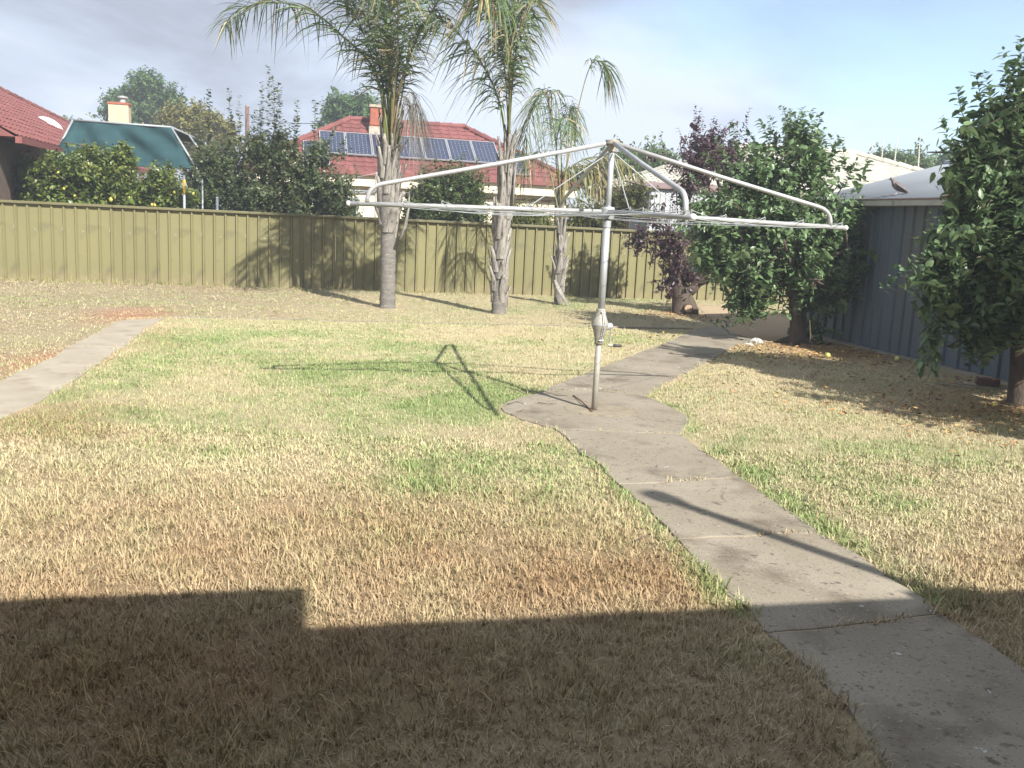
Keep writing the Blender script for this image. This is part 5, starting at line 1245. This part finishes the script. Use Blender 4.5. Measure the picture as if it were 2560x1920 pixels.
DK = ((.060, .10, .036), (.095, .14, .052), (.042, .072, .028), (.14, .12, .055))
YB = 22.3
be = [ell_px(560, 400, 90, 60, YB, 80), ell_px(680, 390, 90, 65, YB, 95), ell_px(600, 470, 140, 70, YB, 150), ell_px(760, 430, 90, 80, YB, 110), ell_px(720, 500, 140, 60, YB, 130), ell_px(840, 470, 75, 70, YB, 85), ell_px(860, 520, 60, 40, YB, 40), ell_px(510, 440, 60, 80, YB, 80), ell_px(480, 500, 50, 50, YB, 40), ell_px(640, 350, 40, 50, YB, 24), ell_px(700, 340, 45, 45, YB, 24), ell_px(620, 540, 180, 30, YB, 60), ell_px(800, 370, 40, 45, YB, 20)]
sh = [(W(x0, 400, YB), W(x1, y1, YB + random.uniform(-.3, .3))) for x0, x1, y1 in ((670, 670, 165), (680, 681, 188), (660, 655, 205), (690, 694, 205), (698, 700, 222), (640, 650, 270), (603, 597, 238), (610, 640, 275), (735, 741, 250), (740, 738, 290), (782, 788, 250), (720, 712, 300), (575, 570, 225), (523, 522, 222), (800, 842, 315), (830, 868, 340), (850, 875, 370), (500, 490, 260))]
b = W(680, 540, YB)
bush('overgrown_bush', 'big dark overgrown bush with tall upright shoots behind the fence', 'bush', b, be, DK, .085, .050, 61, .038, shoots=sh, trunk_r=.11)
YG = 23.0
ge = [ell_px(1090, 450, 70, 55, YG, 80), ell_px(1160, 440, 65, 50, YG, 70), ell_px(1120, 510, 110, 55, YG, 120), ell_px(1190, 500, 45, 60, YG, 50), ell_px(1040, 500, 50, 55, YG, 50)]
sh = [(W(x0, 430, YG), W(x1, y1, YG)) for x0, x1, y1 in ((1060, 1055, 392), (1090, 1088, 395), (1120, 1130, 388), (1150, 1160, 380), (1180, 1192, 395), (1105, 1100, 400), (1170, 1176, 410))]
bush('green_bush', 'bright green rounded bush below the solar panels', 'bush', W(1110, 560, YG), ge, ((.050, .095, .024), (.080, .135, .034), (.030, .06, .018), (.16, .17, .04)), .075, .046, 62, .036, shoots=sh, trunk_r=.08)
ye = [ell_px(1290, 520, 55, 40, 21.2, 40), ell_px(1350, 530, 60, 40, 21.2, 40), ell_px(1440, 530, 50, 40, 21.2, 36)]
bush('yellow_shrub', 'low yellow green strap leaved shrub between the palms behind the fence', 'shrub', W(1350, 570, 21.2), ye, ((.13, .15, .035), (.22, .20, .06), (.07, .10, .025)), .30, .022, 63, .06, trunk_r=.05, droop=.6, rise=.9)
ve = [ell_px(1545, 500, 45, 45, 21.0, 40), ell_px(1590, 480, 40, 40, 21.0, 34), ell_px(1500, 540, 60, 30, 21.0, 40), ell_px(1480, 520, 40, 30, 21.0, 16)]
bush('leafy_vine', 'olive green vine climbing against the steel outbuilding', 'vine', W(1540, 560, 21.0), ve, ((.085, .095, .026), (.14, .14, .045), (.05, .06, .02)), .075, .05, 64, .04, trunk_r=.04)
# yellowing palm behind the fence
r = np.random.RandomState(77); pb = W(1400, 520, 23.5); pb[2] = 0
t = Thing('yellowing_palm', 'palm with drooping yellow fronds behind the fence, seen under the hoist', 'palm', (pb[0], pb[1], 0))
MB().tube([pb - ZX * .2, pb + ZX * 1.0, W(1395, 470, 23.5)], [.14, .12, .08], 10).build('trunk', 'palm_bark', thing=t)
for c in ([(1395, 470), (1420, 425), (1470, 395), (1530, 395), (1580, 420), (1610, 450)], [(1395, 470), (1440, 440), (1490, 430), (1520, 450)], [(1395, 470), (1400, 440), (1430, 420), (1470, 415), (1500, 435)]):
    frond(t, [W(x, y, 23.5 - .15 * k) for k, (x, y) in enumerate(c)], r, n_leaf=55, leaf=.7, start=.15, droop=1.0, dry=.3, wid=.015, cols=((.09, .13, .035), (.18, .18, .06), (.24, .20, .08)))
# distant trees
FT = ((.060, .115, .034), (.095, .16, .046), (.042, .08, .028))
def far_tree(label, px, Y, ells, cols, leaf, seed, name='distant_tree', spacing=.09, slen=(.8, 1.5), n_each=1.0):
    b = W(px, 540, Y); bush(name, label, 'tree', b, [ell_px(*e[:4], Y, e[4]) for e in ells], cols, leaf, leaf * .55, seed, spacing, slen=slen, trunk_r=.22, leafmat='leaf_far', group='trees beyond the houses', rise=.35, n_each=n_each)
far_tree('tall dark green tree behind the shade canopy on the left', 355, 58, [(365, 210, 55, 45, 130), (300, 260, 55, 50, 120), (360, 270, 90, 55, 190), (430, 250, 45, 45, 80), (340, 330, 80, 50, 80)], FT, .20, 71)
far_tree('olive yellow rounded tree right of the tall dark one', 480, 46, [(480, 300, 90, 60, 240), (430, 320, 50, 60, 110), (560, 330, 40, 55, 90), (500, 380, 90, 45, 120)], ((.15, .14, .035), (.22, .195, .05), (.10, .10, .028)), .15, 72)
far_tree('dark green tree peeping over the red roof behind the chimney', 870, 52, [(860, 265, 60, 40, 170), (910, 270, 60, 45, 150), (830, 310, 45, 35, 80), (880, 330, 90, 40, 90)], FT, .18, 73)
far_tree('green tree crown behind the left end of the pale tiled roof', 1560, 42, [(1560, 402, 75, 38, 260), (1500, 435, 55, 35, 140), (1640, 388, 55, 28, 150), (1600, 450, 110, 40, 150)], ((.075, .13, .028), (.12, .17, .042), (.045, .085, .024)), .13, 74)
far_tree('wide clipped hedge like tree behind the grey shed roof', 2220, 40, [(2220, 405, 80, 36, 300), (2155, 418, 45, 30, 140), (2290, 405, 60, 34, 170), (2230, 450, 110, 30, 150)], ((.07, .125, .028), (.11, .165, .04), (.042, .08, .024)), .12, 75)
far_tree('grey green tree far behind the small palm', 1340, 62, [(1340, 455, 50, 30, 90), (1290, 460, 40, 25, 60), (1400, 450, 40, 30, 60)], ((.06, .085, .05), (.08, .105, .06)), .22, 76)
far_tree('green tree showing in the gap right of the tall right hand tree', 2420, 44, [(2400, 395, 70, 40, 130), (2480, 400, 80, 45, 120), (2430, 440, 120, 40, 120)], FT, .16, 77)
far_tree('dark green tree behind the left house roof', 120, 70, [(170, 320, 60, 30, 100), (230, 330, 60, 25, 80)], FT, .22, 78)

# ------------------------------------------------------------------ poles, wires, antennas
def pole(label, px, y0, Y, r_, cross=None, group=None):
    p = W(px, y0, Y); t = Thing('power_pole', label, 'pole', (p[0], p[1], 0), group)
    MB().tube([np.array([p[0], p[1], -.3]), np.array([p[0], p[1], p[2] * .5]), p], [r_ * 1.25, r_ * 1.1, r_], 10).build('pole_shaft', 'pole_wood', thing=t, smooth=True)
    if cross:
        q = p - ZX * cross[0]; MB().cbox(q - BX * r_, AX * cross[1], BX * .10, ZX * .10).build('cross_arm', 'pole_wood', thing=t)
        for k in (-1, -.55, .55, 1): MB().lathe(q + AX * cross[1] * .46 * k - BX * r_ + ZX * .05, ZX, [(0, .03), (.05, .06), (.10, .045), (.16, .05), (.19, .01)], 8).build('insulator', 'black_grip', thing=t)
    else: MB().lathe(p, ZX, [(0, r_), (.04, r_ * 1.05), (.06, .01)], 8).build('pole_cap', 'galv_brown', thing=t)
    return p
pl = pole('bare brown power pole above the dark bush on the left', 618, 266, 48, .10)
pr = pole('brown power pole beside the fruit tree top', 2041, 368, 44, .13, (.5, 1.1))
pr2 = pole('far power pole with insulators left of the clipped hedge', 2123, 393, 62, .17, (.1, 1.3))
def wire(label, pts, Y, r_=.012):
    P = [W(x, y, Y_) for (x, y), Y_ in zip(pts, Y)]; t = Thing('overhead_wire', label, 'wire', tuple(P[0]))
    MB().tube(P, r_, 5).build('wire', 'wire_dark', thing=t); MB().ball(P[0], r_ * 2.2, 6).build('wire_clamp', 'wire_dark', thing=t)
def wire2(label, p, q, sag, r_=.012):
    P = [p * (1 - u) + q * u - ZX * 4 * sag * u * (1 - u) for u in np.linspace(0, 1, 9)]; t = Thing('overhead_wire', label, 'wire', tuple(P[0]))
    MB().tube(P, r_, 5).build('wire', 'wire_dark', thing=t); MB().ball(P[0], r_ * 2.2, 6).build('wire_clamp', 'wire_dark', thing=t)
wire2('thin dark wire from the left power pole to the red roof', pl - ZX * .35, yd(1.6, 33.3, 4.6), .25)
wire2('thin wire running from the right power pole to the far pole', pr - ZX * .5, pr2 - ZX * .1, .3)
def build_antennas():
    Y = 30.0; p = W(2200, 440, Y); t = Thing('pole_frame', 'frame of pale thin poles with cross rails behind the grey shed', 'frame', (p[0], p[1], 0))
    spots = [((2182, 352), (2174, 436)), ((2209, 346), (2200, 444)), ((2243, 345), (2233, 440)), ((2301, 333), (2295, 428))]
    for k, (a, b) in enumerate(spots):
        A_, B_ = W(*a, Y + k * .2), W(*b, Y + k * .2); foot = np.array([B_[0], B_[1], -.2])
        m = MB().tube([foot, B_, A_], [.024, .022, .010], 6).build('pole_shaft', 'antenna', thing=t)
        for u in np.linspace(.1, .95, 14):
            c = A_ * u + B_ * (1 - u); MB().tube([c - AX * .05 - BX * .03, c + AX * .05 + BX * .03], .008, 4).build('clip', 'antenna', parent=m, thing=t)
    for (x0, y0, x1, y1, r_) in ((2182, 408, 2250, 413, .026), (2180, 427, 2248, 432, .026), (2190, 420, 2235, 420, .012), (2190, 439, 2235, 440, .012), (2236, 423, 2297, 420, .016), (2236, 432, 2297, 428, .010)):
        MB().tube([W(x0, y0, Y - .03), W(x1, y1, Y + .3)], r_, 6).build('rail', 'antenna', thing=t)
build_antennas()
# small antennas over the right hand roofs
for k, (x0, y0) in enumerate(((2104, 380), (2123, 381), (2143, 382))):
    p = W(x0, y0, 55.0); t = Thing('tv_antenna', ('left', 'middle', 'right')[k] + ' one of three faint antennas above the far power pole', 'antenna', (p[0], p[1], 0), 'faint far antennas')
    MB().tube([np.array([p[0], p[1], -.2]), p], .02, 5).build('mast', 'antenna', thing=t)
    MB().tube([p - AX * .25, p + AX * .25], .014, 4).build('boom', 'antenna', thing=t)
    for q in (-.2, 0, .2): MB().tube([p + AX * q - ZX * .25, p + AX * q + ZX * .1], .009, 4).build('element', 'antenna', thing=t)
p, q = W(553, 337, 47), W(612, 340, 47)
t = Thing('tv_antenna', 'thin white antenna boom left of the bare power pole', 'antenna', ((p[0] + q[0]) / 2, 47, 0), None)
MB().tube([p, q], .022, 6).build('boom', 'antenna', thing=t); MB().tube([np.array([q[0] - .2, 47.05, -.2]), q + np.array([-.2, .05, .1])], .02, 6).build('mast', 'antenna', thing=t)
for u in np.linspace(.1, .95, 8): MB().tube([p * (1 - u) + q * u - BX * .25, p * (1 - u) + q * u + BX * .25], .010, 4).build('element', 'antenna', thing=t)
# the neighbours' own clothes hoist, half hidden behind the palm
def build_small_hoist():
    Y = 25.0; c = W(941, 430, Y); t = Thing('neighbour_hoist', 'far clothes hoist partly hidden behind the large palm trunk', 'clothes hoist', (c[0], c[1], 0))
    MB().tube([np.array([c[0], c[1], -.2]), c], .03, 10).build('post', 'galv_brown', thing=t, smooth=True)
    z = W(1000, 482, Y)[2]; h = np.array([c[0], c[1], z])
    for k in range(4):
        an = .18 + k * math.pi / 2; e = h + np.array([math.cos(an), math.sin(an), 0]) * 1.75; e[2] = z
        MB().tube([h, e], .018, 8).build('arm', 'galv_pale', thing=t); MB().tube([c - ZX * .03, e - ZX * -.02], .007, 6).build('stay_rod', 'galv', thing=t)
        for rr in (.8, 1.25, 1.7):
            a_ = h + np.array([math.cos(an), math.sin(an), 0]) * rr; b_ = h + np.array([math.cos(an + math.pi / 2), math.sin(an + math.pi / 2), 0]) * rr
            MB().tube([a_, (a_ + b_) / 2 - ZX * .05, b_], .005, 4).build('clothes_line', 'line_wire', thing=t)
build_small_hoist()

# ------------------------------------------------------------------ small things in the yard
def fruit(label, px, py, r_, matn, cat='fruit', grp='fallen fruit'):
    p = G(px, py); z = float(hz(np.array([p[0]]), np.array([p[1]]))[0]) + .012; t = Thing('fallen_fruit', label, cat, (p[0], p[1], z), grp)
    MB().lathe(np.array([p[0], p[1], z]), [.15, .1, 1], [(0, .004), (r_ * .08, r_ * .5), (r_ * .4, r_ * .88), (r_ * .95, r_), (r_ * 1.5, r_ * .86), (r_ * 1.85, r_ * .48), (r_ * 1.9, r_ * .2), (r_ * 1.82, .003)], 14).build('fruit', matn, thing=t, smooth=True)
    MB().tube([np.array([p[0], p[1], z + r_ * 1.8]), np.array([p[0] + r_ * .2, p[1], z + r_ * 2.15])], .0025, 5).build('stalk', 'twig', thing=t)
fruit('pale yellow fruit lying in the sun right of the fruit tree', 2067, 903, .034, 'quince')
fruit('yellow fruit lying in the shade near the shed wall', 2241, 913, .034, 'quince')
fruit('small orange fruit lying under the fruit tree', 1998, 899, .020, 'lemon')
fruit('orange fruit in the leaf litter below the tall right tree', 2483, 1030, .020, 'lemon')
fruit('small orange fruit in front of the tall right tree trunk', 2543, 1048, .018, 'lemon')
def bricks():
    p = G(2440, 975); t = Thing('concrete_block', 'grey concrete drain block lying on the ground by the shed', 'block', (p[0], p[1], 0))
    MB().prism([tuple(p[:2] + np.array(q)) for q in ((-.42, .06), (-.1, -.13), (.55, -.16), (.6, .12), (0, .25))], -.03, .045).build('block', 'concrete', thing=t, bevel=.008)
    MB().prism([tuple(p[:2] + np.array(q)) for q in ((-.2, .06), (.0, -.04), (.15, .0), (.05, .12))], .045, .058).build('rim', 'concrete_pale', thing=t, bevel=.004)
    q = p + np.array([.12, .02, 0]); u = np.array([.95, -.3, 0]); v = np.array([.3, .95, 0])
    b = Thing('brick', 'loose brown brick resting on the concrete drain block', 'brick', (q[0], q[1], .059))
    MB().cbox(q + ZX * .098, u * .23, v * .11, ZX * .076).build('brick_body', 'brick_brown', thing=b, bevel=.006)
    MB().cbox(q + ZX * .137, u * .13, v * .05, ZX * .004).build('frog', 'brick_brown', thing=b)
bricks()
def rocks(name, label, cat, pxs, matn, sc, grp=None):
    for k, (px, py) in enumerate(pxs):
        p = G(px, py); z = float(hz(np.array([p[0]]), np.array([p[1]]))[0]); t = Thing(name, label if isinstance(label, str) else label[k], cat, (p[0], p[1], z), grp)
        m = MB(); s_ = sc * (1.1, .65)[k % 2]; m.ball((p[0], p[1], z + s_ * .25), s_, 9, (1, .8, .5)); m.v = [(v[0] + random.uniform(-.12, .12) * s_, v[1] + random.uniform(-.12, .12) * s_, v[2] + random.uniform(-.08, .08) * s_) for v in m.v]
        m.build('stone', matn, thing=t); MB().ball((p[0] + s_ * .9, p[1] - s_ * .3, z + s_ * .08), s_ * .3, 6, (1, .9, .6)).build('chip', matn, thing=t)
rocks('stone', ['flat pale stone at the path corner near the fruit tree', 'smaller pale stone beside the flat one at the path corner'], 'stone', [(1890, 860), (1872, 866)], 'stone_pale', .09, 'pale stones')
# heap of red rubble against the left part of the fence
p = G(168, 702); t = Thing('rubble_heap', 'small heap of red rubble at the foot of the fence on the left', 'rubble', (p[0], p[1], 0))
vs, fs = [], []
for j in range(9):
    for i in range(22):
        u, v = i / 21 * 2 - 1, j / 8 * 2 - 1; h = max(0, 1 - u * u - v * v) ** .8 * .17 * (.7 + .6 * random.random()); vs.append((p[0] + u * .75, p[1] + v * .3 + .05, h - .02))
for j in range(8):
    for i in range(21): a = j * 22 + i; fs.append((a, a + 1, a + 23, a + 22))
m = MB(); m.add(vs, fs); m.build('heap', 'rubble_red', thing=t)
for k in range(6):
    q = p + np.array([random.uniform(-.6, .6), random.uniform(-.25, 0), .05 + random.random() * .05]); MB().cbox(q, np.array([random.uniform(.06, .14), random.uniform(-.03, .03), 0]), np.array([0, .07, .02]), np.array([.0, 0, .06])).build('chunk', 'brick_red', thing=t, bevel=.008)
def twig(label, pts, r_=.004, matn='twig'):
    P = [G(x, y, .03) for x, y in pts]; t = Thing('twig', label, 'twig', (P[0][0], P[0][1], .018), 'twigs on the ground')
    MB().tube(P, list(np.linspace(r_, r_ * .5, len(P))), 5).build('stem', matn, thing=t)
    i = len(P) // 2; MB().tube([P[i], P[i] + np.array([.05, .03, .008])], [r_ * .6, r_ * .3], 4).build('side_stem', matn, thing=t)
twig('curved pale twig at the left rim of the round pad', [(1268, 1010), (1290, 1004), (1312, 1010)])
twig('pale twig on the round pad under the post shadow', [(1344, 1006), (1370, 1010), (1392, 1009)])
twig('short bent straw on the left of the round pad', [(1292, 1028), (1302, 1027), (1310, 1022)], .003)
twig('long pale twig across the green lawn left of the pad', [(1265, 968), (1290, 974), (1312, 985)])
twig('dry stalk lying on the right lawn', [(2245, 1350), (2290, 1353), (2335, 1356)], .003)
twig('dry leaf stem on the lawn near the left bottom', [(1585, 1352), (1600, 1346), (1612, 1340)], .004)
# litter of fallen leaves under the fruit trees
def litter():
    n = 2600; V = []; cen = [(G(2000, 885), 1.1, 1100), (G(2545, 1050), 1.0, 900), (G(1713, 800), .8, 350), (G(2200, 960), 1.3, 250)]
    P = np.concatenate([np.stack([RS.normal(c[0], s_, k), RS.normal(c[1], s_ * .7, k)], -1) for c, s_, k in cen]); ok = ~on_slab(P[:, 0], P[:, 1]) & ~((np.cos(TH) * P[:, 0] + np.sin(TH) * P[:, 1]) > SHED_A - .2); P = P[ok]; n = len(P)
    z = np.maximum(hz(P[:, 0], P[:, 1]), .0) + RS.uniform(.012, .04, n); D = unit(RS.normal(0, 1, (n, 3)) * np.array([1, 1, .25])); Nn = unit(RS.normal(0, .4, (n, 3)) + np.array([0, 0, 1.0]))
    L_ = RS.uniform(.03, .07, n); V, F = leaf_arrays(np.column_stack([P, z]), D, Nn, L_, L_ * .5, .2, .05)
    c = np.array(((.30, .17, .07), (.20, .11, .05), (.42, .27, .10)))[RS.randint(0, 3, n)] * RS.uniform(.6, 1.3, (n, 1))
    o = np_mesh('leaf_litter', V, F, np.repeat(c, 5, 0), 'straw'); tag(o, 'brown fallen leaves under the fruit trees', kind='stuff'); o['category'] = 'leaves'
litter()

# ------------------------------------------------------------------ our own house behind the camera (its eave shades the foreground)
def build_own_house():
    h = 2.45; e0, e1, step = 3.41 - 1.2006 * h, 3.80 - 1.2006 * h, .03 + .444 * h
    t = Thing('own_house', 'eave and rear wall of the house the picture is taken from', 'house', yd(1.5, -2.5))
    tp = math.tan(math.radians(20))
    for (a0, a1, e) in ((-9.0, 11.0, e0),):
        m = MB(); p = [yd(a0, e, h), yd(a1, e, h), yd(a1, -5.5, h + (e + 5.5) * tp), yd(a0, -5.5, h + (e + 5.5) * tp)]
        m.add([q - ZX * .10 for q in p] + p, [(3, 2, 1, 0), (4, 5, 6, 7), (0, 1, 5, 4), (1, 2, 6, 5), (2, 3, 7, 6), (3, 0, 4, 7)]); m.build('roof', 'tile_red', thing=t)
        MB().box(yd(a0 + .01, e - .12, h - .14), AX * (a1 - a0 - .01), BX * .119, ZX * .12).build('gutter', 'gutter', thing=t)
    MB().box(yd(-9, e0 + .004, h - .035), AX * (9 + step), BX * (e1 - e0), ZX * .034).build('awning_board', 'gutter', thing=t)
    MB().box(yd(-9, -2.0, -.1), AX * 20, BX * .2, ZX * (h + .62)).build('wall', 'wall_brown', thing=t)
    MB().box(yd(-9, -1.79, -.1), AX * 5.4, BX * 4.49, ZX * (h + .02)).build('sky_blocking_wing', 'wall_brown', thing=t)  # unseen wing, added to keep sky light off the near lawn
    base, top = np.array([3.79, 1.22, 2.44]), np.array([3.73, .99, 4.0])
    fl = MB().tube([base - ZX * .1, top], .045, 12).build('flue', 'galv', thing=t)
    MB().lathe(top - ZX * .02, ZX, [(0, .05), (.0, .085), (.10, .085), (.14, .02)], 12).build('flue_cowl', 'galv', parent=fl, thing=t)
    MB().box(np.array([3.6, 1.0, 2.40]), AX * .3, BX * .3, ZX * .12).build('flue_flashing', 'galv', parent=fl, thing=t)
build_own_house()

# ------------------------------------------------------------------ haze volume: added for the milky veil of window glass, also fades far things
def build_haze():
    m = bpy.data.materials.new('haze'); m.use_nodes = True; nt = m.node_tree; nt.nodes.remove(nt.nodes['Principled BSDF'])
    v = nt.nodes.new('ShaderNodeVolumePrincipled'); v.inputs['Color'].default_value = (.88, .94, 1.0, 1); v.inputs['Density'].default_value = HAZE_DENSITY; v.inputs['Anisotropy'].default_value = .2
    nt.links.new(v.outputs[0], nt.nodes['Material Output'].inputs['Volume']); MATS['haze'] = m
    o = MB().box((-430, -430, -1.2), (860, 0, 0), (0, 860, 0), (0, 0, 14.5)).build('haze', 'haze'); tag(o, 'thin pale haze over the yards, added for a milky veil', kind='stuff')
HAZE_DENSITY = 0.003
build_haze()
